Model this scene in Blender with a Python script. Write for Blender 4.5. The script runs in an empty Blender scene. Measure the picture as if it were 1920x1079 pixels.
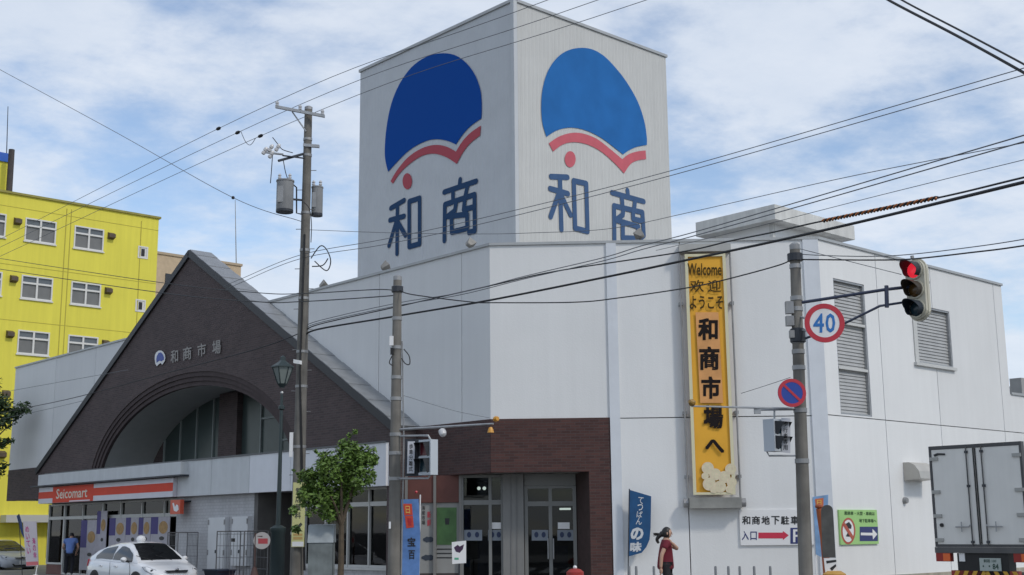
import bpy, bmesh, math, random
import numpy as np
from mathutils import Vector
random.seed(7)
scene = bpy.context.scene
col = scene.collection
R = math.radians

# ------------------------------------------------------------------ camera
F_PX = 2344.5; PITCH = R(10.948); ROLL = R(-0.539); CZ = 1.75; BA = R(42.39)
_f = np.array([0, math.cos(PITCH), math.sin(PITCH)])
_u0 = np.array([0, -math.sin(PITCH), math.cos(PITCH)]); _x0 = np.array([1.0, 0, 0])
_X = math.cos(ROLL) * _x0 + math.sin(ROLL) * _u0
_U = -math.sin(ROLL) * _x0 + math.cos(ROLL) * _u0
CAMP = np.array([0, 0, CZ])
cam = bpy.data.cameras.new("camera"); camo = bpy.data.objects.new("camera", cam); col.objects.link(camo)
cam.sensor_fit = 'HORIZONTAL'; cam.sensor_width = 36.0; cam.lens = 36.0 * F_PX / 1920.0
cam.clip_start = 0.1; cam.clip_end = 4000
from mathutils import Matrix
camo.matrix_world = Matrix(((_X[0], _U[0], -_f[0], 0), (_X[1], _U[1], -_f[1], 0), (_X[2], _U[2], -_f[2], CZ), (0, 0, 0, 1)))
scene.camera = camo

# ------------------------------------------------------------------ sky, sun, exposure
SUN_AZ = R(132); SUN_EL = R(44)
w = bpy.data.worlds.new("World"); scene.world = w; w.use_nodes = True
nt = w.node_tree; nt.nodes.clear()
def N(t, **k):
    n = nt.nodes.new(t)
    for a, b in k.items(): setattr(n, a, b)
    return n
LK = lambda a, b: nt.links.new(a, b)
wo = N('ShaderNodeOutputWorld'); bg = N('ShaderNodeBackground'); bg.inputs[1].default_value = 0.15
sky = N('ShaderNodeTexSky', sky_type='NISHITA'); sky.sun_disc = False
sky.sun_elevation = SUN_EL; sky.sun_rotation = SUN_AZ; sky.air_density = 1.0; sky.dust_density = 0.3; sky.ozone_density = 2.0
tc = N('ShaderNodeTexCoord'); sep = N('ShaderNodeSeparateXYZ'); LK(tc.outputs['Generated'], sep.inputs[0])
mz = N('ShaderNodeMath', operation='MAXIMUM'); LK(sep.outputs[2], mz.inputs[0]); mz.inputs[1].default_value = 0.0
az = N('ShaderNodeMath', operation='ADD'); LK(mz.outputs[0], az.inputs[0]); az.inputs[1].default_value = 0.22
dx = N('ShaderNodeMath', operation='DIVIDE'); LK(sep.outputs[0], dx.inputs[0]); LK(az.outputs[0], dx.inputs[1])
dy = N('ShaderNodeMath', operation='DIVIDE'); LK(sep.outputs[1], dy.inputs[0]); LK(az.outputs[0], dy.inputs[1])
cb = N('ShaderNodeCombineXYZ'); LK(dx.outputs[0], cb.inputs[0]); LK(dy.outputs[0], cb.inputs[1])
mp = N('ShaderNodeMapping'); LK(cb.outputs[0], mp.inputs[0]); mp.inputs['Rotation'].default_value = (0, 0, R(-38)); mp.inputs['Scale'].default_value = (1.0, 1.2, 1); mp.inputs['Location'].default_value = (3.3, 1.7, 0)
n1 = N('ShaderNodeTexNoise'); LK(mp.outputs[0], n1.inputs['Vector']); n1.inputs['Scale'].default_value = 1.5; n1.inputs['Detail'].default_value = 9; n1.inputs['Roughness'].default_value = 0.58; n1.inputs['Distortion'].default_value = 0.25
n2 = N('ShaderNodeTexNoise'); LK(mp.outputs[0], n2.inputs['Vector']); n2.inputs['Scale'].default_value = 5.5; n2.inputs['Detail'].default_value = 6; n2.inputs['Roughness'].default_value = 0.62
ad = N('ShaderNodeMath', operation='MULTIPLY_ADD'); LK(n2.outputs[0], ad.inputs[0]); ad.inputs[1].default_value = 0.38; LK(n1.outputs[0], ad.inputs[2])
rp = N('ShaderNodeValToRGB'); LK(ad.outputs[0], rp.inputs[0])
rp.color_ramp.elements[0].position = 0.50; rp.color_ramp.elements[0].color = (0, 0, 0, 1)
rp.color_ramp.elements[1].position = 0.76; rp.color_ramp.elements[1].color = (1, 1, 1, 1)
rp.color_ramp.interpolation = 'EASE'
mxv = N('ShaderNodeMath', operation='MULTIPLY_ADD'); LK(rp.outputs[0], mxv.inputs[0]); mxv.inputs[1].default_value = 0.76; mxv.inputs[2].default_value = 0.12
cc = N('ShaderNodeMixRGB'); LK(n2.outputs[0], cc.inputs[0]); cc.inputs[1].default_value = (3.7, 4.25, 5.1, 1); cc.inputs[2].default_value = (5.4, 5.65, 6.05, 1)
mx = N('ShaderNodeMixRGB'); LK(mxv.outputs[0], mx.inputs[0]); LK(sky.outputs[0], mx.inputs[1]); LK(cc.outputs[0], mx.inputs[2])
LK(mx.outputs[0], bg.inputs[0]); LK(bg.outputs[0], wo.inputs[0])
sl = bpy.data.lights.new("sun", 'SUN'); sl.energy = 1.32; sl.angle = R(7); sl.color = (1.0, 0.94, 0.85)
so = bpy.data.objects.new("sun", sl); col.objects.link(so)
sd = Vector((math.sin(SUN_AZ) * math.cos(SUN_EL), math.cos(SUN_AZ) * math.cos(SUN_EL), math.sin(SUN_EL)))
so.rotation_euler = sd.to_track_quat('Z', 'Y').to_euler(); so.location = sd * 60
vs = scene.view_settings; vs.view_transform = 'Standard'; vs.look = 'None'; vs.gamma = 1.0; vs.exposure = 0.12; vs.use_curve_mapping = False

# ------------------------------------------------------------------ geometry helpers
def ray(px, py): return _f + _X * (px - 960) / F_PX - _U * (py - 539.5) / F_PX
def P(px, py, Y):
    d = ray(px, py); return CAMP + d * (Y / d[1])
def gx(px, Y, z=0.15):          # ground point seen below pixel column px at depth Y
    p = P(px, 1000, Y); return np.array([p[0], Y, z])
DL = np.array([-math.sin(BA), math.cos(BA), 0]); DR = np.array([math.cos(BA), math.sin(BA), 0])
ZU = np.array([0, 0, 1.0])
class Fr:
    """upright plane: u along d, off along the outward normal n, z up"""
    def __init__(s, o, d):
        s.o = np.array([o[0], o[1], 0.0]); s.d = np.array([d[0], d[1], 0.0]); s.d /= np.linalg.norm(s.d)
        n = np.array([s.d[1], -s.d[0], 0]); s.n = n if n @ (CAMP - s.o) > 0 else -n
    def at(s, px, py, off=0.0):
        r = ray(px, py); t = (s.n @ (s.o + s.n * off - CAMP)) / (s.n @ r); return CAMP + r * t
    def uz(s, px, py, off=0.0):
        p = s.at(px, py, off); return float((p - s.o) @ s.d), float(p[2])
    def pt(s, u, off, z): return s.o + s.d * u + s.n * off + ZU * z

class MB:
    def __init__(s): s.v = []; s.f = []; s.m = []; s.cur = 0
    def add(s, vs, fs):
        b = len(s.v); s.v += [tuple(map(float, q)) for q in vs]
        for f in fs: s.f.append([b + i for i in f]); s.m.append(s.cur)
        return s
    def boxv(s, c, a, b, d):     # centre, three half vectors
        c = np.array(c); a = np.array(a); b = np.array(b); d = np.array(d)
        vs = [c + i * a + j * b + k * d for k in (-1, 1) for j in (-1, 1) for i in (-1, 1)]
        return s.add(vs, [(0, 2, 3, 1), (4, 5, 7, 6), (0, 1, 5, 4), (2, 6, 7, 3), (0, 4, 6, 2), (1, 3, 7, 5)])
    def box(s, fr, u0, u1, o0, o1, z0, z1):
        c = fr.pt((u0 + u1) / 2, (o0 + o1) / 2, (z0 + z1) / 2)
        return s.boxv(c, fr.d * abs(u1 - u0) / 2, fr.n * abs(o1 - o0) / 2, ZU * abs(z1 - z0) / 2)
    def prism(s, pts, ext):
        n = len(pts); ext = np.array(ext); pts = [np.array(p) for p in pts]
        vs = pts + [p + ext for p in pts]
        return s.add(vs, [list(range(n)), list(range(2 * n - 1, n - 1, -1))] + [(i, (i + 1) % n, n + (i + 1) % n, n + i) for i in range(n)])
    def poly(s, pts): return s.add(pts, [list(range(len(pts)))])
    def tube(s, path, r, n=8, caps=True):
        path = [np.array(p, float) for p in path]; k = len(path)
        rs = r if isinstance(r, (list, tuple)) else [r] * k
        rings = []; prev = None
        for i, p in enumerate(path):
            t = path[min(i + 1, k - 1)] - path[max(i - 1, 0)]; t = t / (np.linalg.norm(t) + 1e-12)
            if prev is None:
                a = np.array([0, 0, 1.0]) if abs(t[2]) < 0.9 else np.array([1.0, 0, 0])
            else: a = prev
            e1 = a - t * (a @ t); e1 /= np.linalg.norm(e1) + 1e-12; e2 = np.cross(t, e1); prev = e1
            rings.append([p + rs[i] * (math.cos(2 * math.pi * j / n) * e1 + math.sin(2 * math.pi * j / n) * e2) for j in range(n)])
        return s.loft(rings, caps)
    def loft(s, rings, caps=True, closed=True):
        n = len(rings[0]); vs = [q for rg in rings for q in rg]; fs = []
        m = n if closed else n - 1
        for i in range(len(rings) - 1):
            for j in range(m): fs.append((i * n + j, i * n + (j + 1) % n, (i + 1) * n + (j + 1) % n, (i + 1) * n + j))
        if caps: fs.append(list(range(n))[::-1]); fs.append([(len(rings) - 1) * n + j for j in range(n)])
        return s.add(vs, fs)
    def lathe(s, c, prof, n=16, ax=(0, 0, 1)):   # prof: (radius, height along ax)
        c = np.array(c, float); ax = np.array(ax, float); ax /= np.linalg.norm(ax)
        a = np.array([0, 0, 1.0]) if abs(ax[2]) < 0.9 else np.array([1.0, 0, 0])
        e1 = np.cross(ax, a); e1 /= np.linalg.norm(e1); e2 = np.cross(ax, e1)
        return s.loft([[c + ax * h + max(r, 1e-4) * (math.cos(2 * math.pi * j / n) * e1 + math.sin(2 * math.pi * j / n) * e2) for j in range(n)] for r, h in prof])
    def ball(s, c, r, n=12, sc=(1, 1, 1)):
        c = np.array(c, float); rings = []
        for i in range(n // 2 + 1):
            t = math.pi * i / (n // 2); rr = max(math.sin(t), 1e-3)
            rings.append([c + np.array([r * sc[0] * rr * math.cos(2 * math.pi * j / n), r * sc[1] * rr * math.sin(2 * math.pi * j / n), -r * sc[2] * math.cos(t)]) for j in range(n)])
        return s.loft(rings)
    def build(s, name, mat, parent=None, smooth=False, kind=None, label=None):
        org = ORG.get(parent.name, np.zeros(3)) if parent is not None else np.zeros(3)
        me = bpy.data.meshes.new(name); me.from_pydata([tuple(np.array(q) - org) for q in s.v], [], s.f)
        mats = mat if isinstance(mat, (list, tuple)) else [mat]
        for q in mats: me.materials.append(q)
        if len(mats) > 1: me.polygons.foreach_set('material_index', s.m)
        if smooth:
            me.polygons.foreach_set('use_smooth', [True] * len(me.polygons))
            try: me.set_sharp_from_angle(angle=R(40))
            except Exception: pass
        me.update()
        bm = bmesh.new(); bm.from_mesh(me); bmesh.ops.recalc_face_normals(bm, faces=bm.faces); bm.to_mesh(me); bm.free()
        o = bpy.data.objects.new(name, me); col.objects.link(o)
        if parent is not None: o.parent = parent; ORG[o.name] = org
        if kind: o['kind'] = kind
        if label: o['label'] = label
        return o
ORG = {}
def thing(name, loc, label, cat, group=None):
    o = bpy.data.objects.new(name, None); col.objects.link(o); o.empty_display_size = 0.3
    o.location = tuple(map(float, loc)); ORG[o.name] = np.array(loc, float)
    o['label'] = label; o['category'] = cat
    if group: o['group'] = group
    return o
def tag(o, label, cat, group=None):
    o['label'] = label; o['category'] = cat
    if group: o['group'] = group
    return o

# ------------------------------------------------------------------ materials
MATS = {}
def mat(name, c, rough=0.6, metal=0.0, var=0.0, vscale=3.0, bump=0.0, bscale=40.0, streak=0.0, emit=None, spec=0.5, coat=0.0):
    if name in MATS: return MATS[name]
    m = bpy.data.materials.new(name); m.use_nodes = True; t = m.node_tree; b = t.nodes['Principled BSDF']
    b.inputs['Base Color'].default_value = (*c, 1); b.inputs['Roughness'].default_value = rough; b.inputs['Metallic'].default_value = metal
    b.inputs['Specular IOR Level'].default_value = spec
    if coat: b.inputs['Coat Weight'].default_value = coat; b.inputs['Coat Roughness'].default_value = 0.04
    g = t.nodes.new('ShaderNodeNewGeometry')
    last = None
    def scaled(cin, fac_out, lo, hi):
        mr = t.nodes.new('ShaderNodeMapRange'); t.links.new(fac_out, mr.inputs[0]); mr.inputs[1].default_value = 0.3; mr.inputs[2].default_value = 0.7
        mr.inputs[3].default_value = lo; mr.inputs[4].default_value = hi
        x = t.nodes.new('ShaderNodeMixRGB'); x.blend_type = 'MULTIPLY'; x.inputs[0].default_value = 1
        if cin is None: x.inputs[1].default_value = (*c, 1)
        else: t.links.new(cin, x.inputs[1])
        t.links.new(mr.outputs[0], x.inputs[2]); return x.outputs[0]
    if var:
        n = t.nodes.new('ShaderNodeTexNoise'); t.links.new(g.outputs['Position'], n.inputs['Vector']); n.inputs['Scale'].default_value = vscale; n.inputs['Detail'].default_value = 5
        last = scaled(last, n.outputs[0], 1 - var, 1 + var * 0.4)
    if streak:
        mpn = t.nodes.new('ShaderNodeMapping'); t.links.new(g.outputs['Position'], mpn.inputs[0]); mpn.inputs['Scale'].default_value = (3.2, 3.2, 0.16)
        n = t.nodes.new('ShaderNodeTexNoise'); t.links.new(mpn.outputs[0], n.inputs['Vector']); n.inputs['Scale'].default_value = 1.3; n.inputs['Detail'].default_value = 6; n.inputs['Roughness'].default_value = 0.65
        last = scaled(last, n.outputs[0], 1.0, 1 - streak)
    if last is not None: t.links.new(last, b.inputs['Base Color'])
    if bump:
        n = t.nodes.new('ShaderNodeTexNoise'); t.links.new(g.outputs['Position'], n.inputs['Vector']); n.inputs['Scale'].default_value = bscale; n.inputs['Detail'].default_value = 4
        bp = t.nodes.new('ShaderNodeBump'); bp.inputs['Strength'].default_value = bump; bp.inputs['Distance'].default_value = 0.02
        t.links.new(n.outputs[0], bp.inputs['Height']); t.links.new(bp.outputs[0], b.inputs['Normal'])
    if emit: b.inputs['Emission Color'].default_value = (*emit[:3], 1); b.inputs['Emission Strength'].default_value = emit[3]
    MATS[name] = m; return m
def frame_mat(name, fr, kind, c1, c2=None, mortar=None, rough=0.8, sx=0.22, sz=0.065, depth=0.006, pitch=0.16, var=0.12, streak=0.0):
    """material laid out in the (u, z) of a wall frame: 'brick' courses, or 'rib' for vertical metal ribs"""
    if name in MATS: return MATS[name]
    m = bpy.data.materials.new(name); m.use_nodes = True; t = m.node_tree; b = t.nodes['Principled BSDF']; b.inputs['Roughness'].default_value = rough
    g = t.nodes.new('ShaderNodeNewGeometry'); dt = t.nodes.new('ShaderNodeVectorMath'); dt.operation = 'DOT_PRODUCT'
    t.links.new(g.outputs['Position'], dt.inputs[0]); dt.inputs[1].default_value = tuple(fr.d)
    sp = t.nodes.new('ShaderNodeSeparateXYZ'); t.links.new(g.outputs['Position'], sp.inputs[0])
    cx = t.nodes.new('ShaderNodeCombineXYZ'); t.links.new(dt.outputs['Value'], cx.inputs[0]); t.links.new(sp.outputs[2], cx.inputs[1])
    bp = t.nodes.new('ShaderNodeBump'); bp.inputs['Distance'].default_value = depth
    ns = t.nodes.new('ShaderNodeTexNoise'); t.links.new(g.outputs['Position'], ns.inputs['Vector']); ns.inputs['Scale'].default_value = 1.1; ns.inputs['Detail'].default_value = 7; ns.inputs['Roughness'].default_value = 0.65
    mr = t.nodes.new('ShaderNodeMapRange'); t.links.new(ns.outputs[0], mr.inputs[0]); mr.inputs[1].default_value = 0.3; mr.inputs[2].default_value = 0.7; mr.inputs[3].default_value = 1 - var; mr.inputs[4].default_value = 1 + var
    mu = t.nodes.new('ShaderNodeMixRGB'); mu.blend_type = 'MULTIPLY'; mu.inputs[0].default_value = 1; t.links.new(mr.outputs[0], mu.inputs[2])
    if kind == 'brick':
        br = t.nodes.new('ShaderNodeTexBrick'); t.links.new(cx.outputs[0], br.inputs['Vector'])
        br.inputs['Color1'].default_value = (*c1, 1); br.inputs['Color2'].default_value = (*c2, 1); br.inputs['Mortar'].default_value = (*mortar, 1)
        br.inputs['Scale'].default_value = 1.0; br.inputs['Brick Width'].default_value = sx; br.inputs['Row Height'].default_value = sz; br.inputs['Mortar Size'].default_value = 0.006; br.inputs['Bias'].default_value = 0.0
        t.links.new(br.outputs['Color'], mu.inputs[1]); t.links.new(br.outputs['Fac'], bp.inputs['Height']); bp.invert = True
        bp.inputs['Strength'].default_value = 0.8
    else:
        wv = t.nodes.new('ShaderNodeMath'); wv.operation = 'MULTIPLY'; t.links.new(dt.outputs['Value'], wv.inputs[0]); wv.inputs[1].default_value = 1.0 / pitch
        fr_ = t.nodes.new('ShaderNodeMath'); fr_.operation = 'PINGPONG'; t.links.new(wv.outputs[0], fr_.inputs[0]); fr_.inputs[1].default_value = 0.5
        rr = t.nodes.new('ShaderNodeMapRange'); t.links.new(fr_.outputs[0], rr.inputs[0]); rr.inputs[1].default_value = 0.14; rr.inputs[2].default_value = 0.24
        t.links.new(rr.outputs[0], bp.inputs['Height']); bp.inputs['Strength'].default_value = 0.55
        mu.inputs[1].default_value = (*c1, 1)
    outc = mu.outputs[0]
    if streak:
        mpn = t.nodes.new('ShaderNodeMapping'); t.links.new(g.outputs['Position'], mpn.inputs[0]); mpn.inputs['Scale'].default_value = (3.0, 3.0, 0.14)
        n3 = t.nodes.new('ShaderNodeTexNoise'); t.links.new(mpn.outputs[0], n3.inputs['Vector']); n3.inputs['Scale'].default_value = 1.2; n3.inputs['Detail'].default_value = 6
        m3 = t.nodes.new('ShaderNodeMapRange'); t.links.new(n3.outputs[0], m3.inputs[0]); m3.inputs[1].default_value = 0.4; m3.inputs[2].default_value = 0.75; m3.inputs[3].default_value = 1; m3.inputs[4].default_value = 1 - streak
        m4 = t.nodes.new('ShaderNodeMixRGB'); m4.blend_type = 'MULTIPLY'; m4.inputs[0].default_value = 1; t.links.new(outc, m4.inputs[1]); t.links.new(m3.outputs[0], m4.inputs[2]); outc = m4.outputs[0]
    t.links.new(outc, b.inputs['Base Color']); t.links.new(bp.outputs[0], b.inputs['Normal'])
    MATS[name] = m; return m
def glass_mat(name, tint=(0.5, 0.55, 0.55), rough=0.02, refl=1.0):
    if name in MATS: return MATS[name]
    m = bpy.data.materials.new(name); m.use_nodes = True; t = m.node_tree; t.nodes.clear()
    o = t.nodes.new('ShaderNodeOutputMaterial'); tr = t.nodes.new('ShaderNodeBsdfTransparent'); tr.inputs[0].default_value = (*tint, 1)
    gl = t.nodes.new('ShaderNodeBsdfGlossy'); gl.inputs[0].default_value = (refl, refl, refl, 1); gl.inputs[1].default_value = rough
    fz = t.nodes.new('ShaderNodeFresnel'); fz.inputs[0].default_value = 1.5
    x = t.nodes.new('ShaderNodeMixShader'); t.links.new(fz.outputs[0], x.inputs[0]); t.links.new(tr.outputs[0], x.inputs[1]); t.links.new(gl.outputs[0], x.inputs[2]); t.links.new(x.outputs[0], o.inputs[0])
    MATS[name] = m; return m
M_white = mat('white_wall_paint', (0.77, 0.775, 0.77), 0.75, var=0.03, vscale=0.7, streak=0.045, bump=0.15, bscale=25)
_t = M_white.node_tree; _b = _t.nodes['Principled BSDF']; _src = _b.inputs['Base Color'].links[0].from_socket
_oi = _t.nodes.new('ShaderNodeObjectInfo'); _mr = _t.nodes.new('ShaderNodeMapRange'); _t.links.new(_oi.outputs['Random'], _mr.inputs[0]); _mr.inputs[3].default_value = 0.955; _mr.inputs[4].default_value = 1.02
_mm = _t.nodes.new('ShaderNodeMixRGB'); _mm.blend_type = 'MULTIPLY'; _mm.inputs[0].default_value = 1; _t.links.new(_src, _mm.inputs[1]); _t.links.new(_mr.outputs[0], _mm.inputs[2]); _t.links.new(_mm.outputs[0], _b.inputs['Base Color'])
M_bluewhite = mat('pale_blue_trim', (0.68, 0.71, 0.75), 0.6, var=0.05, streak=0.06)  # slightly bluer and darker than the white wall panels
M_trim = mat('grey_parapet_cap', (0.42, 0.43, 0.43), 0.45, metal=0.3, var=0.1)
M_joint = mat('dark_joint', (0.18, 0.18, 0.18), 0.9)
M_conc = mat('concrete_pole', (0.235, 0.22, 0.195), 0.85, var=0.3, vscale=2.5, streak=0.45, bump=0.25, bscale=60)
M_band = mat('galvanised_band', (0.33, 0.33, 0.33), 0.5, metal=0.5, var=0.2)
M_galv = mat('galvanised_steel', (0.40, 0.41, 0.42), 0.5, metal=0.6, var=0.15, vscale=8)
M_dark = mat('dark_steel', (0.035, 0.04, 0.05), 0.5, metal=0.2)
M_black = mat('black_rubber', (0.012, 0.012, 0.013), 0.55)
M_alu = mat('white_window_frame', (0.55, 0.55, 0.53), 0.4, var=0.05)
M_glass = glass_mat('window_glass', (0.45, 0.5, 0.5), refl=0.6)
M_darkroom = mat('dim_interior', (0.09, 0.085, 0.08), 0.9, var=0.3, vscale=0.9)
M_soffit = mat('grey_soffit_panel', (0.42, 0.43, 0.42), 0.7, var=0.06)
M_asphalt = mat('asphalt', (0.055, 0.055, 0.057), 0.92, var=0.25, vscale=1.2, bump=0.4, bscale=90)
M_pave = mat('pavement_concrete', (0.27, 0.26, 0.245), 0.9, var=0.2, vscale=1.5, bump=0.3, bscale=60)
M_kerb = mat('kerb_stone', (0.34, 0.34, 0.33), 0.85, var=0.2, vscale=3)
M_line = mat('road_paint_white', (0.72, 0.72, 0.70), 0.7, var=0.2, vscale=4)
M_red = mat('sign_red', (0.52, 0.03, 0.05), 0.45)
M_wht = mat('sign_white', (0.78, 0.78, 0.78), 0.45)
M_blue = mat('sign_blue', (0.02, 0.06, 0.34), 0.45)
M_ink = mat('black_ink', (0.02, 0.02, 0.022), 0.5)

# ------------------------------------------------------------------ flat print: text and outlines laid on a wall plane
def text2d(s, bold=0.0):
    c = bpy.data.curves.new('t', 'FONT'); c.body = s; c.size = 1; c.resolution_u = 2; c.offset = bold
    o = bpy.data.objects.new('t', c); col.objects.link(o)
    me = bpy.data.meshes.new_from_object(o.evaluated_get(bpy.context.evaluated_depsgraph_get()))
    v = [(q.co.x, q.co.y) for q in me.vertices]; f = [list(p.vertices) for p in me.polygons]
    bpy.data.objects.remove(o); bpy.data.curves.remove(c); bpy.data.meshes.remove(me)
    xs = [a for a, _ in v]; ys = [b for _, b in v]
    x0, x1, y0, y1 = min(xs), max(xs), min(ys), max(ys)
    return [((a - x0) / (x1 - x0), (b - y0) / (y1 - y0)) for a, b in v], f
_tc = {}
def text_px(mb, s, quad, fr, off, bold=0.012):
    """quad: pixel corners TL, TR, BR, BL of the text's box on plane fr at offset off"""
    if s not in _tc: _tc[s] = text2d(s, 0.0)
    v, f = _tc[s]; (tl, tr, br, bl) = [fr.at(*q, off) for q in quad]; n = len(s)
    sh = ((0, 0),) if bold < 0.01 else ((-1, -1), (1, -1), (-1, 1), (1, 1))   # heavier lettering: thin layers shifted by a hair
    for i, (sx, sy) in enumerate(sh):
        k = min(bold, 0.05) * 0.9
        mb.add([(bl * (1 - a) + br * a) * (1 - b) + (tl * (1 - a) + tr * a) * b + fr.n * 0.0006 * i for a, b in [(0.5 + (x - 0.5) * (1 - 2 * k / n) + sx * k / n, 0.5 + (y - 0.5) * (1 - 2 * k) + sy * k) for x, y in v]], f)
def text_vert(mb, s, quad, fr, off, bold=0.012, fill=0.86):
    tl, tr, br, bl = [np.array(q, float) for q in quad]; n = len(s)
    for i, ch in enumerate(s):
        a = i / n + (1 - fill) / 2 / n; b = (i + 1) / n - (1 - fill) / 2 / n
        text_px(mb, ch, [tl + (bl - tl) * a, tr + (br - tr) * a, tr + (br - tr) * b, tl + (bl - tl) * b], fr, off, bold)
def poly_px(mb, pts, fr, off): mb.poly([fr.at(*q, off) for q in pts])
def rect_px(mb, x0, y0, x1, y1, fr, off): poly_px(mb, [(x0, y0), (x1, y0), (x1, y1), (x0, y1)], fr, off)
def smooth_px(pts, k=4):
    out = []; n = len(pts)
    for i in range(n - 1):
        p0 = np.array(pts[max(i - 1, 0)], float); p1 = np.array(pts[i], float); p2 = np.array(pts[i + 1], float); p3 = np.array(pts[min(i + 2, n - 1)], float)
        for j in range(k):
            t = j / k
            out.append(0.5 * ((2 * p1) + (-p0 + p2) * t + (2 * p0 - 5 * p1 + 4 * p2 - p3) * t * t + (-p0 + 3 * p1 - 3 * p2 + p3) * t ** 3))
    out.append(np.array(pts[-1], float)); return out
def strokes_px(mb, lines, fr, off, th):
    k = 0
    for ln in lines:
        q = [fr.at(*p, 0) for p in ln]; q = [((p - fr.o) @ fr.d, p[2]) for p in q]
        for a, b in zip(q[:-1], q[1:]):
            a = np.array(a); b = np.array(b); d = b - a; d = d / (np.linalg.norm(d) + 1e-9); ang = math.atan2(d[1], d[0]); pts = []
            for j in range(7):
                t = ang + math.pi / 2 - math.pi * j / 6 ; pts.append(b + th / 2 * np.array([math.cos(t), math.sin(t)]))
            for j in range(7):
                t = ang - math.pi / 2 - math.pi * j / 6 ; pts.append(a + th / 2 * np.array([math.cos(t), math.sin(t)]))
            mb.poly([fr.pt(p[0], off + 0.0008 * k, p[1]) for p in pts]); k += 1
def catmull(pts, k=8):
    return [np.array(p) for p in smooth_px(pts, k)]

# ------------------------------------------------------------------ frames of the market building
A0 = P(920, 783.6, 32.0)
fl = Fr(A0, DL)                     # long left facade
fc = Fr(A0, DR - DL)                # chamfered corner facing the crossing
RC = fc.pt(8.52, 0, 0)
fr = Fr(RC, DR)                     # right facade
ROOF = 9.06; BT = 4.52; BS = 3.17   # parapet, brick band top, brick band soffit

# ------------------------------------------------------------------ ground, roads, pavements
def struct(name, mb, m): return mb.build(name, m, kind='structure')
g = MB(); g.poly([(-900, -300, 0), (900, -300, 0), (900, 1500, 0), (-900, 1500, 0)]); struct('road', g, M_asphalt)
kl = [fl.pt(90, 2.75, 0), fl.pt(7.4, 2.75, 0), fl.pt(5, 3.5, 0), fl.pt(0, 4.5, 0), fl.pt(-4, 5.8, 0), fl.pt(-8, 6.0, 0), fl.pt(-11.5, 5.5, 0), fl.pt(-13.6, 4.2, 0)]
kr = [fr.pt(-11.0, 6.9, 0), fr.pt(-6, 5.6, 0), fr.pt(-1, 4.3, 0), fr.pt(3, 4.0, 0), fr.pt(60, 4.0, 0)]
line = kl + kr
back = [fr.pt(60, -40, 0), fl.pt(90, -40, 0)]
def offset_in(pts, d):
    out = []
    for i, p in enumerate(pts):
        t = pts[min(i + 1, len(pts) - 1)] - pts[max(i - 1, 0)]; t = t / np.linalg.norm(t); n = np.array([-t[1], t[0], 0])
        c = A0 * np.array([1, 1, 0])
        if n @ (c + (DR + DL) * 2 - p) < 0: n = -n
        out.append(p + n * d)
    return out
inner = offset_in(line, 0.16)
s = MB(); s.prism([p + ZU * 0.0 for p in inner + back], ZU * 0.15); struct('pavement', s, M_pave)
k = MB()
for i in range(len(line) - 1):
    k.prism([line[i], line[i + 1], inner[i + 1], inner[i]], ZU * 0.146)
struct('kerb', k, M_kerb)
npv = [np.array(q) for q in ((-9, 3.4, 0), (6, 3.4, 0), (9, 1.5, 0), (9, -14, 0), (-9, -14, 0))]
s = MB(); s.prism(npv, ZU * 0.15); struct('near_pavement', s, M_pave)
# crossing bars between the two corners (below the picture, on the road they belong to)
cw = MB()
for i in range(8):
    c = np.array([-2.6 + i * 0.9, 11.0, 0.004]); cw.poly([c + np.array(q) for q in ((0, -3.4, 0), (0.45, -3.4, 0), (0.45, 3.4, 0), (0, 3.4, 0))])
struct('crossing_marking', cw, M_line)
lm = MB()
for i in range(12):
    a = fl.pt(10 + i * 6, 8.2, 0.004); lm.poly([a, a + DL * 3, a + DL * 3 + fl.n * 0.15, a + fl.n * 0.15])
struct('centre_line', lm, M_line)

# ------------------------------------------------------------------ market building
M_brickL = frame_mat('dark_brown_brick_left', fl, 'brick', (0.068, 0.049, 0.049), (0.096, 0.068, 0.066), (0.108, 0.092, 0.090), sx=0.24, sz=0.07)
M_brickC = frame_mat('red_brown_brick_corner', fc, 'brick', (0.052, 0.021, 0.019), (0.088, 0.036, 0.030), (0.075, 0.058, 0.055), sx=0.24, sz=0.07)
M_tile = frame_mat('white_wall_tile', fl, 'brick', (0.46, 0.46, 0.47), (0.50, 0.50, 0.51), (0.36, 0.36, 0.37), sx=0.2, sz=0.1, depth=0.003, var=0.05, streak=0.15)
mk = thing('market_building', (A0[0], A0[1], 0.15), 'white market hall with blue emblem tower, brown brick gable and chamfered brick entrance corner', 'building')
def wall_panels(f, u0, u1, z0, z1, uj, zj, holes=(), th=0.2, off=0.0, m=None, gap=0.012, name='panel'):
    us = [u0] + [u for u in sorted(uj) if u0 < u < u1] + [u1]; zs = [z0] + [z for z in sorted(zj) if z0 < z < z1] + [z1]
    for a, b in zip(us[:-1], us[1:]):
        for c, d in zip(zs[:-1], zs[1:]):
            cu = sorted({a, b} | {x for h in holes for x in h[:2] if a < x < b}); cz = sorted({c, d} | {x for h in holes for x in h[2:] if c < x < d})
            mb = MB()
            for p, q in zip(cu[:-1], cu[1:]):
                for r, t in zip(cz[:-1], cz[1:]):
                    mu, mz_ = (p + q) / 2, (r + t) / 2
                    if any(h[0] < mu < h[1] and h[2] < mz_ < h[3] for h in holes): continue
                    mb.box(f, p + (gap if p == a and a != u0 else 0), q - (gap if q == b and b != u1 else 0), off - th, off, r + (gap if r == c and c != z0 else 0), t - (gap if t == d and d != z1 else 0))
            if mb.v: mb.build(name, m or M_white, mk)
wall_panels(fl, 0, 32.28, BT, ROOF, [1.14, 4.84, 8.54, 12.24, 15.94, 19.64, 23.9, 27.8], [], [(8.0, 22.2, 0, 7.3)])
wall_panels(fc, 0, 3.04, BT, ROOF, [], [])
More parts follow.
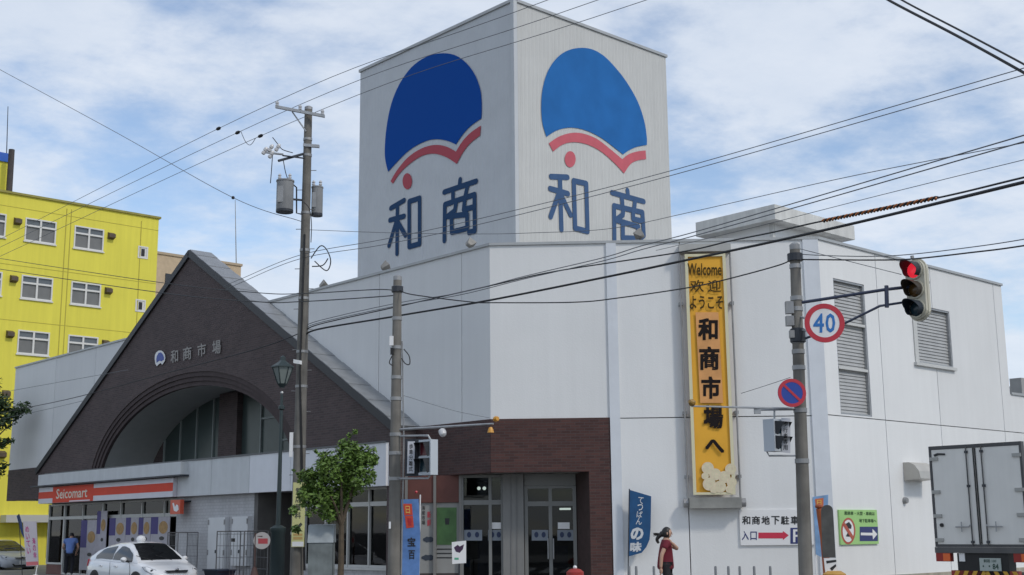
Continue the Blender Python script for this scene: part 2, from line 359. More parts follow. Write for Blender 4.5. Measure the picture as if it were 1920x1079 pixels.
wall_panels(fc, 3.30, 8.12, 0.15, ROOF, [4.95], [4.5])
LOUV = (0.60, 2.06, 4.57, 8.12); SWIN = (4.42, 6.54, 6.22, 7.88)
wall_panels(fr, 0, 9.88, 0.50, ROOF, [2.70, 5.58, 9.35], [4.52], [LOUV, SWIN])
wall_panels(fr, 9.88, 24, 0.50, 5.67, [14, 19], [4.52])
b = MB(); b.box(fl, 0.02, 32.2, -0.5, -0.22, BT + 0.02, ROOF - 0.02); b.v, b.f, b.m = [], [], []
b.box(fc, 0.2, 8.3, -0.34, -0.215, BT, ROOF - 0.03); b.box(fl, 0.1, 7.9, -0.34, -0.215, BT, ROOF - 0.03); b.box(fl, 22.3, 32.2, -0.34, -0.215, BT, ROOF - 0.03); b.box(fl, 7.9, 22.3, -0.34, -0.215, 7.32, ROOF - 0.03)
b.box(fr, 0.2, 0.58, -0.34, -0.215, 0.3, ROOF - 0.03); b.box(fr, 2.08, 4.4, -0.34, -0.215, 0.3, ROOF - 0.03); b.box(fr, 6.56, 9.7, -0.34, -0.215, 0.3, ROOF - 0.03); b.box(fr, 0.58, 2.08, -0.34, -0.215, 0.3, 4.55); b.box(fr, 4.4, 6.56, -0.34, -0.215, 0.3, 6.2)
b.box(fc, 3.1, 8.3, -0.34, -0.215, 0.2, BT)
b.build('wall_backing', M_joint, mk)
# trims
t_ = MB(); t_.box(fc, 3.04, 3.30, -0.25, 0.05, 0.15, ROOF - 0.003); t_.build('corner_trim', M_bluewhite, mk)
t_ = MB(); t_.box(fc, 8.12, 8.52, -0.25, 0.04, 0.15, ROOF - 0.003); t_.build('corner_trim', M_bluewhite, mk)
t_ = MB(); t_.box(fr, -0.1, 24, -0.3, 0.05, 0.15, 0.50); t_.build('plinth', mat('beige_plinth', (0.45, 0.41, 0.33), 0.85, var=0.2, streak=0.3), mk)
for f_, a, c in ((fl, -0.03, 32.32), (fc, -0.02, 8.54), (fr, -0.02, 9.92)):
    t_ = MB(); t_.box(f_, a, c, -0.32, 0.045, ROOF, ROOF + 0.07); t_.build('parapet_cap', M_trim, mk)
t_ = MB(); t_.box(fr, 9.93, 24, -0.32, 0.045, 5.67, 5.74); t_.build('parapet_cap', M_trim, mk)
# shell: roof slab, ceiling, back walls, left end wall
B1 = fl.pt(32.28, -24, 0); B2 = fr.pt(9.88, -28, 0)
foot = [fl.pt(32.2, -0.25, 0), fl.pt(0.1, -0.25, 0), fc.pt(8.4, -0.25, 0), fr.pt(9.8, -0.25, 0), B2, B1]
r_ = MB(); r_.prism([p + ZU * 8.75 for p in foot], ZU * 0.2); r_.build('roof_deck', mat('roof_membrane', (0.3, 0.3, 0.3), 0.9), mk)
foot2 = [fl.pt(32.25, -0.01, 0), fl.pt(0.1, -0.01, 0), fc.pt(3.0, -0.01, 0), fc.pt(8.3, -0.4, 0), fr.pt(9.8, -0.4, 0), B2, B1]
r_ = MB(); r_.prism([p + ZU * 3.19 for p in foot2], ZU * 0.15); r_.build('ground_floor_ceiling', M_soffit, mk)
for q0, q1 in ((fl.pt(32.26, -0.22, 0), B1), (fr.pt(9.86, -0.22, 0), B2), (B1, B2)):
    d = q1 - q0; d = d / np.linalg.norm(d); n = np.array([d[1], -d[0], 0]); lo = 3.36 if abs(d @ DR) > 0.99 and q0 is not B1 and (q0 - fl.pt(32.26, -0.22, 0)) @ (q0 - fl.pt(32.26, -0.22, 0)) < 1 else 0.15
    r_ = MB(); r_.prism([q0 + ZU * lo, q1 + ZU * lo, q1 + ZU * 8.74, q0 + ZU * 8.74], n * 0.15); r_.build('end_wall', M_white, mk)
# louvred openings of the right facade
M_lou = mat('grey_louvre_slat', (0.44, 0.44, 0.43), 0.5, metal=0.2, var=0.1)
def louvre(h, nslat, mull):
    u0, u1, z0, z1 = h
    fb = MB(); t = 0.05
    fb.box(fr, u0, u0 + t, -0.2, -0.02, z0, z1); fb.box(fr, u1 - t, u1, -0.2, -0.02, z0, z1); fb.box(fr, u0 + t, u1 - t, -0.2, -0.02, z0, z0 + t); fb.box(fr, u0 + t, u1 - t, -0.2, -0.02, z1 - t, z1)
    fo = fb.build('louvre_frame', M_galv, mk)
    bk = MB(); bk.box(fr, u0 + t, u1 - t, -0.26, -0.2, z0 + t, z1 - t); bk.build('louvre_back', mat('louvre_backing', (0.28, 0.28, 0.275), 0.7), fo)
    for z in mull:
        q = MB(); q.box(fr, u0 + t, u1 - t, -0.12, -0.005, z - 0.035, z + 0.035); q.build('louvre_rail', M_alu, fo)
    me = None
    for i in range(nslat):
        z = z0 + t + (z1 - z0 - 2 * t) * (i + 0.5) / nslat; hh = (z1 - z0 - 2 * t) / nslat * 0.60
        c0 = fr.pt((u0 + u1) / 2, -0.11, 0); tilt = (fr.n * -0.28 + ZU * 0.96)
        if me is None:
            q = MB(); q.boxv(c0 + ZU * z, fr.d * ((u1 - u0) / 2 - t - 0.002), tilt * hh, np.cross(fr.d, tilt) * 0.006); o = q.build('louvre_slat', M_lou, fo); me = o; zr = z
        else:
            o = me.copy(); col.objects.link(o); o.location = (0, 0, z - zr)
louvre(LOUV, 38, (5.78, 6.98)); louvre(SWIN, 17, ())
q = MB(); q.box(fr, SWIN[0] - 0.06, SWIN[1] + 0.05, -0.05, 0.09, SWIN[2] - 0.09, SWIN[2] - 0.005); q.build('window_sill', M_alu, mk)
q = MB(); q.box(fr, SWIN[0] + 0.01, SWIN[0] + 0.2, -0.14, 0.03, SWIN[2], SWIN[3] - 0.02); q.build('window_jamb', M_alu, mk)
# vent hood on right facade
hd = MB(); hp = [(-0.02, 2.93), (0.0, 3.42), (0.18, 3.42), (0.34, 3.34), (0.46, 3.18), (0.5, 2.98)]
hd.prism([fr.pt(3.42, o, z) for o, z in hp], fr.d * 0.92); hd.build('vent_hood', mat('beige_steel_hood', (0.47, 0.45, 0.41), 0.4, metal=0.3, var=0.1), mk)
hd = MB(); hd.lathe(fr.pt(3.36, 0.0, 2.41), [(0.001, 0.1), (0.07, 0.1), (0.09, 0.04), (0.09, 0.0)], 12, fr.n); hd.build('vent_cap', M_band, mk)
# tower
YT = 37.0; T0 = P(963, 3, YT); tl = Fr(T0, DL); tr = Fr(T0, DR); TH = T0[2]
TLW = tl.uz(676, 135)[0]; TRW = tr.uz(1248, 108)[0]
M_twL = frame_mat('ribbed_tower_metal_left', tl, 'rib', (0.53, 0.55, 0.57), pitch=0.17, var=0.05, rough=0.5, depth=0.012)
M_twR = frame_mat('ribbed_tower_metal_right', tr, 'rib', (0.56, 0.56, 0.54), pitch=0.17, var=0.04, rough=0.5, depth=0.03, streak=0.06)
tb = MB(); c00 = T0 * np.array([1, 1, 0]); ftp = [c00, c00 + DR * TRW, c00 + DR * TRW + DL * TLW, c00 + DL * TLW]
tb.prism([p + ZU * 8.9 for p in ftp], ZU * (TH - 8.9)); tb.m = [0, 0, 1, 0, 0, 0]
tb.m[2] = 1
tw = tb.build('tower', [M_twL, M_twR], mk)
for o_, a_ in ((0, 0),):
    e = MB(); e.box(tl, -0.05, TLW + 0.05, -0.12, 0.05, TH, TH + 0.1); e.build('tower_cap', M_trim, tw)
    e = MB(); e.box(tr, 0.06, TRW + 0.05, -0.12, 0.05, TH + 0.002, TH + 0.098); e.build('tower_cap', M_trim, tw)
    e = MB(); e.boxv(c00 + ZU * (8.9 + TH) / 2 - (DL + DR) * 0.03, DL * 0.075, DR * 0.075, ZU * ((TH - 8.9) / 2 - 0.01)); e.build('corner_flashing', M_twL, tw)
def Z1(pts, sc=2.2483, ox=660, oy=0): return [(x / sc + ox, y / sc + oy) for x, y in pts]
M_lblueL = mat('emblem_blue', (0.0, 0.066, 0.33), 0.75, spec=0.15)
M_lblueR = mat('emblem_blue_pale', (0.023, 0.15, 0.43), 0.75, var=0.12, vscale=1.2, spec=0.15)  # right face copies of the emblem and letter colours are paler
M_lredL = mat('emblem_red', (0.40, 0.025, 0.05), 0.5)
M_lredR = mat('emblem_red_pale', (0.56, 0.10, 0.13), 0.55, var=0.1)
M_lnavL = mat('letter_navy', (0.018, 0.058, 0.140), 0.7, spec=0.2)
M_lnavR = mat('letter_navy_pale', (0.055, 0.110, 0.225), 0.7, var=0.1, spec=0.2)
blueL = [(152, 725), (141, 680), (138, 630), (145, 540), (165, 440), (200, 355), (250, 285), (310, 242), (370, 226), (430, 232), (480, 265), (520, 320), (543, 390), (547, 460), (545, 500)]
blueLb = [(545, 500), (500, 532), (465, 570), (438, 610)]; blueLc = [(438, 610), (400, 594), (350, 588), (300, 600), (240, 635), (190, 683), (152, 725)]
blueR = [(820, 578), (803, 520), (798, 450), (803, 380), (822, 310), (855, 255), (900, 218), (955, 203), (1010, 208), (1060, 235), (1110, 285), (1160, 350), (1205, 430), (1232, 510), (1243, 580), (1243, 612)]
blueRb = [(1243, 612), (1200, 620), (1165, 636), (1143, 652)]; blueRc = [(1143, 652), (1110, 626), (1060, 588), (1010, 560), (960, 543), (910, 539), (860, 552), (820, 578)]
redL = [[(162, 765), (190, 718), (235, 665), (290, 628), (345, 612), (395, 618), (438, 640)], [(438, 640), (465, 597), (500, 560), (543, 530)], [(543, 530), (540, 572)], [(540, 572), (500, 603), (470, 640), (441, 692)], [(441, 692), (400, 665), (350, 649), (300, 656), (250, 686), (205, 727), (172, 775)], [(172, 775), (162, 765)]]
redR = [[(830, 605), (870, 578), (920, 562), (970, 563), (1030, 585), (1080, 622), (1140, 672)], [(1140, 672), (1165, 652), (1200, 640), (1238, 635)], [(1238, 635), (1240, 672)], [(1240, 672), (1205, 677), (1175, 692), (1147, 732)], [(1147, 732), (1110, 692), (1060, 647), (1010, 617), (960, 602), (915, 602), (880, 615), (848, 640)], [(848, 640), (830, 605)]]
def outline(parts):
    out = []
    for p in parts: out += [tuple(q) for q in smooth_px(p, 4)][:-1]
    return out
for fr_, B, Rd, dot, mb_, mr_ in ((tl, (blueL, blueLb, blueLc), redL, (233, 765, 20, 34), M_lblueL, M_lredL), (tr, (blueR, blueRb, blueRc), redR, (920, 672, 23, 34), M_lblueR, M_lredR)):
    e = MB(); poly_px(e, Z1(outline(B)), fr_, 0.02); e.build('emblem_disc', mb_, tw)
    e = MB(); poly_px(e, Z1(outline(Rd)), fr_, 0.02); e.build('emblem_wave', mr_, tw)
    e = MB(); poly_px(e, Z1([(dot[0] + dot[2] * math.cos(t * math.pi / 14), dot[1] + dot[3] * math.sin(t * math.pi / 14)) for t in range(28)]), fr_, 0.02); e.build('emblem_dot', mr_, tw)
WaL = [[(200, 425), (350, 337)], [(190, 560), (350, 515)], [(275, 390), (270, 935)], [(260, 580), (180, 845)], [(285, 590), (365, 730)], [(408, 350), (525, 312), (525, 825), (408, 858), (408, 350)]]
ShL = [[(980, 105), (975, 160)], [(800, 245), (1160, 122)], [(900, 230), (900, 330)], [(1060, 190), (1035, 300)], [(803, 790), (808, 385), (1142, 272), (1145, 680), (1080, 697)], [(938, 350), (922, 450), (835, 520)], [(1035, 320), (1022, 440), (1140, 410)], [(835, 520), (1060, 495), (1062, 650), (888, 695), (885, 540)]]
WaR = [[(195, 190), (380, 197)], [(185, 325), (385, 382)], [(295, 200), (312, 785)], [(275, 400), (190, 640)], [(320, 420), (415, 620)], [(450, 237), (590, 268), (605, 806), (465, 770), (450, 237)]]
ShR = [[(1055, 345), (1060, 400)], [(880, 370), (1238, 470)], [(990, 420), (1000, 520)], [(1140, 450), (1130, 550)], [(908, 940), (903, 518), (1222, 592), (1238, 850), (1200, 880)], [(1010, 540), (1000, 620), (930, 672)], [(1115, 575), (1118, 665), (1225, 692)], [(930, 680), (1175, 752), (1165, 885), (1000, 880), (1000, 710)]]
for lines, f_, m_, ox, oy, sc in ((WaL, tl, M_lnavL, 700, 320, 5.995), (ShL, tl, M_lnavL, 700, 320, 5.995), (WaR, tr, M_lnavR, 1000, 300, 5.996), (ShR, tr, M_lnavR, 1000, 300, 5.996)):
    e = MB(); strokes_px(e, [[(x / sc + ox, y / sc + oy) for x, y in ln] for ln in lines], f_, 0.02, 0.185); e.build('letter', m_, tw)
# rooftop ventilator with wide slab
K0 = P(1452, 383, 35.0); kz1 = K0[2]; kz0 = kz1 - 0.44; kc = K0 * np.array([1, 1, 0])
q = MB(); q.prism([p + ZU * kz0 for p in (kc, kc + DR * 4.12, kc + DR * 4.12 + DL * 2.92, kc + DL * 2.92)], ZU * 0.44); vt = q.build('roof_ventilator_slab', mat('ventilator_paint', (0.72, 0.72, 0.69), 0.7, var=0.08, streak=0.25), mk)
ki = kc + (DR + DL) * 0.42
q = MB(); q.prism([p + ZU * 8.95 for p in (ki, ki + DR * 3.28, ki + DR * 3.28 + DL * 2.08, ki + DL * 2.08)], ZU * (kz0 - 8.95)); q.build('roof_ventilator_neck', M_white, vt)
q = MB(); q.boxv(ki + ZU * (8.95 + kz0) / 2 - (DR + DL) * 0.004, DR * 0.06, DL * 0.06, ZU * ((kz0 - 8.95) / 2 - 0.004)); q.build('neck_corner_trim', M_alu, vt)
# brick bands
b = MB(); b.box(fl, 27.0, 32.30, -0.3, 0.02, 3.18, BT); b.build('brick_band', M_brickL, mk)
M_brickE = frame_mat('red_brown_brick_left', fl, 'brick', (0.056, 0.030, 0.029), (0.085, 0.044, 0.040), (0.085, 0.068, 0.065), sx=0.24, sz=0.07)
b = MB(); b.box(fl, -0.004, 3.2, -0.3, 0.02, BS, BT); b.build('brick_band', M_brickE, mk)
b = MB(); b.box(fc, -0.004, 3.03, -0.3, 0.022, BS, BT); b.build('brick_band', M_brickC, mk)
b = MB(); b.box(fc, 2.48, 3.03, -0.3, 0.02, 0.15, BS); b.build('brick_pier', M_brickC, mk)
b = MB(); b.prism([fc.pt(2.48, -0.02, 0.15), fc.pt(2.48, -0.3, 0.15), fc.pt(2.9, -0.31, 0.15), fc.pt(2.9, -1.3, 0.15), fc.pt(2.12, -1.3, 0.15)], ZU * (BS - 0.15)); b.build('brick_jamb', mat('brown_brick_reveal', (0.06, 0.037, 0.034), 0.85, var=0.25, vscale=6), mk)
b = MB(); b.box(fl, 27.0, 27.35, -0.4, 0.01, 0.15, 3.18); b.build('brick_column', M_brickL, mk)
b = MB(); b.box(fl, 3.05, 3.40, -0.3, 0.74, 0.15, 3.2); b.build('brick_pier', M_brickL, mk)
# gable
UA, ZA, SL = 14.93, 11.36, 0.574
ea = lambda a, bb, t: (UA + a * math.cos(t), 3.3 + bb * math.sin(t))
arch = [ea(7.3, 3.8, math.pi * (40 - i) / 40) for i in range(41)]
out = [(27.15, 3.2), (27.15, ZA - SL * 12.22), (UA, ZA), (3.05, ZA - SL * 11.88), (3.05, 3.2)]
g = MB(); poly = out + [(u, z if i not in (0, 40) else 3.2) for i, (u, z) in enumerate(arch)]
g.prism([fl.pt(u, 0.75, z) for u, z in poly], -fl.n * 0.74); gb = g.build('gable', M_brickL, mk)
M_roofm = mat('grey_metal_gable_roof', (0.30, 0.31, 0.32), 0.45, metal=0.35, var=0.15, vscale=4)
for sgn, L in ((1, 12.35), (-1, 12.0)):
    # coping strip in pieces along the slope, overlapping like metal sheets
    n = 26; d = np.array([0, 0, 0]) ; un = sgn
    dirv = fl.d * un + ZU * (-SL); dirv = dirv / np.linalg.norm(dirv); nv = ZU * 1 + fl.d * un * SL; nv = nv / np.linalg.norm(nv); Ls = L * math.hypot(1, SL)
    st = fl.pt(UA, 0, ZA)
    for i in range(n):
        a = Ls * i / n; c = st + dirv * (a + Ls / n / 2) + fl.n * 0.375 + nv * (0.045 - 0.012 * (i % 2))
        q = MB(); q.boxv(c, dirv * (Ls / n / 2), fl.n * 0.415, nv * 0.03); q.build('roof_sheet', M_roofm, gb)
    q = MB(); q.boxv(st + dirv * Ls / 2 + fl.n * 0.80 - nv * 0.06, dirv * Ls / 2, fl.n * 0.03, nv * 0.11); q.build('bargeboard', mat('black_bargeboard', (0.022, 0.022, 0.026), 0.5), gb)
# stepped arch rings
M_ring = mat('arch_brick_ring', (0.070, 0.051, 0.051), 0.85, var=0.2, vscale=5)
for kk in range(3):
    a0, b0, o0 = 7.3 - 0.17 * kk, 3.8 - 0.155 * kk, 0.715 - 0.045 * kk; a1, b1 = a0 - 0.17, b0 - 0.155
    q = MB(); r0 = [fl.pt(*(lambda e: (e[0], o0, e[1]))(ea(a0, b0, math.pi * i / 40))) for i in range(41)]
    r1 = [fl.pt(*(lambda e: (e[0], o0, e[1]))(ea(a1, b1, math.pi * i / 40))) for i in range(41)]
    r2 = [p - fl.n * 0.12 for p in r1]; r3 = [p - fl.n * 0.12 for p in r0]
    q.loft([r0, r1, r2, r3, r0], caps=False, closed=False); q.build('arch_ring', M_ring, gb)
ai, bi = 6.79, 3.335
q = MB(); rr = [[fl.pt(ea(ai + 0.01, bi + 0.01, math.pi * i / 48)[0], o, ea(ai + 0.01, bi + 0.01, math.pi * i / 48)[1]) for i in range(49)] for o in (0.5, -1.5)]
q.loft(rr, caps=False, closed=False); q.build('arch_vault', M_soffit, gb, smooth=True)
def ez(u, da=0.0): 
    x = min(1, abs(u - UA) / (ai - da)); return 3.3 + (bi - da) * math.sqrt(max(0, 1 - x * x))
M_aglass = mat('arch_glass', (0.055, 0.075, 0.072), 0.3, var=0.1, spec=0.35)
posts = [20.45, 19.2, 17.96, 16.74]; posts_r = [13.46, 12.2, 10.95, 9.7]
def pane(u0, u1, z0=3.6):
    us = [u0 + (u1 - u0) * i / 4 for i in range(5)]
    q = MB(); q.prism([fl.pt(u0, -1.42, z0), fl.pt(u1, -1.42, z0)] + [fl.pt(u, -1.42, ez(u)) for u in us[::-1]], -fl.n * 0.02); q.build('pane', M_aglass, gb)
edges = [20.45, 19.2, 17.96, 16.74, 16.03]
for a, c in zip(edges[:-1], edges[1:]): pane(c, a)
edges = [14.77, 13.46, 12.2, 10.95, 9.7, 8.6]
for a, c in zip(edges[:-1], edges[1:]): pane(c, a)
for u in posts + posts_r:
    q = MB(); q.box(fl, u - 0.03, u + 0.03, -1.48, -1.36, 3.6, ez(u) - 0.01); q.build('mullion', mat('grey_green_mullion', (0.24, 0.27, 0.26), 0.5), gb)
for a, c, z in ((13.43, 9.73, 5.55), (12.17, 9.73, 4.75)):
    q = MB(); q.box(fl, c, a, -1.47, -1.37, z - 0.03, z + 0.03); q.build('transom', MATS['grey_green_mullion'], gb)
q = MB(); q.box(fl, 14.77, 16.03, -1.9, -1.2, 3.3, 6.6); q.build('brick_pier', M_brickL, gb)
q = MB(); q.prism([fl.pt(20.45, -1.40, 3.3), fl.pt(20.45, -1.40, ez(20.45) + 0.1)] + [fl.pt(u, -1.40, ez(u) + 0.1) for u in (20.9, 21.3, 21.6)] + [fl.pt(21.75, -1.4, 3.3)], -fl.n * 0.3); q.build('brick_spandrel', M_brickL, gb)
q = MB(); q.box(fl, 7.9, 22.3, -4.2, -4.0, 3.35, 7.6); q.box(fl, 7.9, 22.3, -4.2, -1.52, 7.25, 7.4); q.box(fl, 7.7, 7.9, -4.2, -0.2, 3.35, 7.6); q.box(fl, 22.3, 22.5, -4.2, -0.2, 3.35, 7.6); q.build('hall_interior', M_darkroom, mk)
# gable lettering
M_ltr = mat('dull_metal_lettering', (0.27, 0.25, 0.235), 0.5, metal=0.4)
for ch, (x0, y0, x1, y1) in zip('和商市場', ((320, 655, 334, 680), (343, 649, 359, 675), (370, 643, 386, 668), (398, 637, 414, 664))):
    dy_ = -0.22 * (x1 - x0)
    q = MB(); text_px(q, ch, [(x0, y0 + 3), (x1, y0 + 3 + dy_), (x1, y1 + dy_ + 2), (x0, y1 + 2)], fl, 0.80, 0.02)
    q.build('letter', M_ltr, gb)
q = MB(); lg = [(290, 672), (290.5, 666), (293, 661), (297, 658), (302, 657.5), (306, 660), (309, 665), (310, 671), (309, 677), (306.5, 681), (304, 684), (301, 681), (297, 684), (294, 687), (291, 682)]
poly_px(q, lg, fl, 0.79); q.build('emblem_ground', M_wht, gb)
q = MB(); poly_px(q, [(293, 674), (294, 668), (297.5, 662), (301.5, 661), (305, 664.5), (307, 670), (307, 675), (304.5, 676), (302.5, 678), (299.5, 676.5), (296, 678), (293.5, 681)], fl, 0.80); q.build('emblem_disc', M_blue, gb)
# canopy along the shops
M_canL = mat('canopy_grey_white', (0.62, 0.64, 0.65), 0.6, var=0.05, streak=0.10); M_canR = mat('canopy_bright_panel', (0.74, 0.755, 0.79), 0.5, var=0.04, streak=0.05)
for a, c, m_ in ((3.30, 5.65, M_canR), (5.67, 8.0, M_canR), (8.02, 10.34, M_canR), (10.36, 12.7, M_canL), (12.72, 14.98, M_canL)):
    q = MB(); q.box(fl, a, c, 0.60, 0.85, 2.93, 4.08); q.build('canopy_panel', m_, mk)
q = MB(); q.box(fl, 14.3, 26.15, 0.852, 1.12, 3.64, 4.06); q.build('canopy_panel', M_canL, mk)
q = MB(); q.box(fl, 15.0, 26.15, 0.60, 0.84, 3.02, 3.63); q.build('canopy_panel', M_canL, mk)
q = MB(); q.box(fl, 14.2, 26.75, 0.845, 1.2, 3.585, 3.636); q.build('canopy_lip_shadow', M_dark, mk)  # fascia lip; its dark colour stands in for the shadow gap above the sign
q = MB(); q.box(fl, 3.42, 27.0, -0.6, 0.598, 2.95, 3.15); q.build('canopy_soffit', M_soffit, mk)
q = MB(); q.box(fl, 3.30, 26.15, 0.42, 0.88, 4.082, 4.13); q.build('canopy_flashing', mat('dark_flashing', (0.12, 0.125, 0.13), 0.5, metal=0.3), mk)
# ------------------ ground floor shells
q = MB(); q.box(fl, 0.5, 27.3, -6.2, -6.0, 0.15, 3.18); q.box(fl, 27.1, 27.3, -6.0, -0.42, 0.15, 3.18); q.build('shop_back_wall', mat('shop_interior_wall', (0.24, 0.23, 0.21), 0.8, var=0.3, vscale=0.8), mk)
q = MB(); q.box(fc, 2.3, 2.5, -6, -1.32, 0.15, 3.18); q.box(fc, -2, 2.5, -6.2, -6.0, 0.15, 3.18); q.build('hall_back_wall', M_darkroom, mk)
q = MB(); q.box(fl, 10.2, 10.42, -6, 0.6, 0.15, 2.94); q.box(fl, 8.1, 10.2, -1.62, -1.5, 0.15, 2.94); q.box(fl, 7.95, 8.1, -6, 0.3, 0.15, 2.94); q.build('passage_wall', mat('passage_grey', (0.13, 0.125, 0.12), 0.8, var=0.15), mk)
q = MB(); q.box(fl, 10.425, 15.44, 0.3, 0.6, 0.15, 2.925); tw_ = q.build('tiled_wall', M_tile, mk)
q = MB(); q.box(fl, 15.3, 15.44, -6, 0.298, 0.15, 2.94); q.build('store_side_wall', MATS['shop_interior_wall'], mk)
# meter cupboards on the tiled wall
for (x0, y0, x1, y1) in ((391, 971, 419, 1068), (435, 969, 462, 1062)):
    ua, za = fl.uz(x0, y0, 0.75); ub, zb = fl.uz(x1, y1, 0.75)
    q = MB(); q.box(fl, ub, ua, 0.602, 0.75, max(zb, 0.35), za); cp_ = q.build('meter_cupboard', mat('cupboard_white', (0.62, 0.63, 0.64), 0.45, var=0.04), mk)
    for hz in (za - 0.15, za - 1.1):
        for hu in (ua - 0.02, ub + 0.02):
            h = MB(); h.box(fl, hu - 0.03, hu + 0.03, 0.752, 0.775, hz - 0.08, hz + 0.08); h.build('hinge', M_band, cp_)
    h = MB(); h.box(fl, (ua + ub) / 2 - 0.03, (ua + ub) / 2 + 0.03, 0.752, 0.77, za - 1.12, za - 1.02); h.build('lock', M_dark, cp_)
# shop windows right of the passage
def glazing(f, off, us, z0, zl, z1, name, fm=M_alu, w_=0.055, doors=()):
    fb = MB(); a, c = us[0], us[-1]
    fb.box(f, a, c, off - 0.06, off + 0.06, z0, z0 + 0.07); fb.box(f, a, c, off - 0.06, off + 0.06, zl - 0.06, zl + 0.06); fb.box(f, a, c, off - 0.06, off + 0.06, z1 - 0.07, z1)
    root = fb.build(name, fm, mk)
    for u in us:
        q = MB(); q.box(f, u - w_ / 2, u + w_ / 2, off - 0.07, off + 0.075, z0 + 0.003, z1 - 0.003); q.build('mullion', fm, root)
    for x, y in zip(us[:-1], us[1:]):
        for za, zb in ((z0 + 0.07, zl - 0.06), (zl + 0.06, z1 - 0.07)):
            q = MB(); q.box(f, x + w_ / 2, y - w_ / 2, off - 0.01, off + 0.002, za, zb); q.build('pane', M_glass, root)
    return root
gz = glazing(fl, 0.3, [3.46, 4.72, 5.74, 6.85, 7.93], 0.75, 2.48, 2.94, 'shop_window')
q = MB(); q.box(fl, 3.42, 7.95, 0.05, 0.36, 0.15, 0.745); q.build('window_base', M_tile, mk)
q = MB(); q.box(fl, 3.42, 7.95, 0.20, 0.42, 0.685, 0.748); q.build('window_sill', M_alu, mk)
q = MB(); q.box(fl, 4.75, 5.7, 0.12, 0.13, 1.85, 2.4); q.build('window_poster', mat('yellow_poster', (0.55, 0.36, 0.06), 0.7, var=0.25, vscale=3), gz)
q = MB(); q.box(fl, 5.15, 5.72, -0.5, -0.1, 0.2, 1.25); q.box(fl, 3.7, 4.6, -0.9, -0.2, 0.2, 1.1); q.build('display_stand', mat('display_red_brown', (0.3, 0.06, 0.05), 0.7, var=0.4, vscale=4), gz)
q = MB(); q.box(fl, 5.9, 6.7, -0.4, -0.1, 0.2, 1.5); q.box(fl, 7.0, 7.7, -0.6, -0.1, 0.2, 1.4); q.build('display_stand', mat('display_pale', (0.45, 0.43, 0.38), 0.7, var=0.3, vscale=4), gz)
q = MB(); q.box(fl, 6.95, 7.75, 0.12, 0.13, 1.2, 2.3); q.build('window_poster', MATS['yellow_poster'], gz)
# convenience store glazing
st = glazing(fl, 0.2, [15.5, 17.0, 18.7, 20.4, 21.9], 0.45, 2.36, 2.92, 'store_window')
q = MB(); q.box(fl, 15.46, 21.9, 0.0, 0.24, 0.15, 0.445); q.build('store_plinth', mat('red_brown_tile', (0.16, 0.07, 0.06), 0.7, var=0.2), mk)
dr = glazing(fl, 0.2, [21.97, 23.7, 25.4], 0.17, 2.36, 2.92, 'store_door')
dw = glazing(fl, 0.2, [25.47, 26.95], 0.55, 2.36, 2.92, 'store_window')
q = MB(); q.box(fl, 25.43, 26.98, 0.0, 0.24, 0.15, 0.545); q.build('store_plinth', MATS['red_brown_tile'], mk)
M_tubel = mat('lit_tube', (0.9, 0.9, 0.9), 0.5, emit=(1, 0.97, 0.9, 2.2))
for u in (16.3, 17.9, 19.6, 21.3, 24.5):
    q = MB(); q.box(fl, u - 0.5, u + 0.5, -1.3, -1.15, 2.86, 2.92); q.build('ceiling_light', M_tubel, st)
for u, m_, zz in ((16.2, 'display_pale', 1.6), (18.2, 'display_red_brown', 1.5), (20.0, 'display_pale', 1.7), (24.6, 'display_pale', 1.4)):
    q = MB(); q.box(fl, u - 0.6, u + 0.6, -2.6, -2.1, 0.16, zz); q.build('store_shelf', MATS[m_], st)
# entrance on the chamfer
ent_us = [-2.3, -1.62, -0.92]
wl = MB(); wl.box(fc, -2.35, -0.92, -1.35, -1.15, 2.46, 3.16); ew = wl.build('entrance_header', mat('rust_panel', (0.12, 0.04, 0.03), 0.6, var=0.15), mk)
for u in (-2.3, -1.55, -0.88):
    q = MB(); q.box(fc, u - 0.035, u + 0.035, -1.3, -1.1, 0.15, 3.16); q.build('entrance_post', mat('dull_frame', (0.19, 0.185, 0.175), 0.5), mk)
q = MB(); q.box(fc, -2.26, -0.92, -1.33, -1.2, 0.15, 0.65); q.build('poster_base', mat('dark_base', (0.06, 0.045, 0.045), 0.7), mk)
q = MB(); q.box(fc, -2.262, -0.918, -1.28, -1.2, 0.652, 2.455); pb = q.build('poster_board', mat('poster_white', (0.27, 0.27, 0.26), 0.6, var=0.1), mk)
q = MB(); rect_px(q, 819, 952, 856, 1022, fc, -1.19); q.build('poster', mat('poster_green', (0.075, 0.17, 0.055), 0.6, var=0.35, vscale=3), pb)
q = MB(); poly_px(q, [(834, 972), (843, 972), (842, 984), (835, 984)], fc, -1.185); q.build('poster_mark', M_ink, pb)
for i in range(3):
    q = MB(); rect_px(q, 819, 1029 + i * 8, 848, 1031 + i * 8, fc, -1.19); q.build('poster_line', M_ink, pb)
q = MB(); text_vert(q, '海産市場', [(791, 948), (797, 948), (797, 985), (791, 985)], fc, -1.19); q.build('poster_text', M_ink, pb)
q = MB(); text_vert(q, '新鮮', [(801, 958), (808, 958), (808, 988), (801, 988)], fc, -1.19); q.build('poster_text', M_red, pb)
for c, s_ in (((804, 1012), 11), ((803, 1046), 13)):
    q = MB(); poly_px(q, [(c[0] + s_ * math.cos(t * math.pi / 8), c[1] + (6 if t % 2 else 4.5) * math.sin(t * math.pi / 8)) for t in range(16)], fc, -1.19); q.build('poster_picture', mat('poster_dark_blue', (0.03, 0.04, 0.06), 0.6), pb)
M_fr2 = mat('shade_grey_door_frame', (0.20, 0.205, 0.20), 0.45)  # frame and lintel colour darkened to carry the shade of the recess
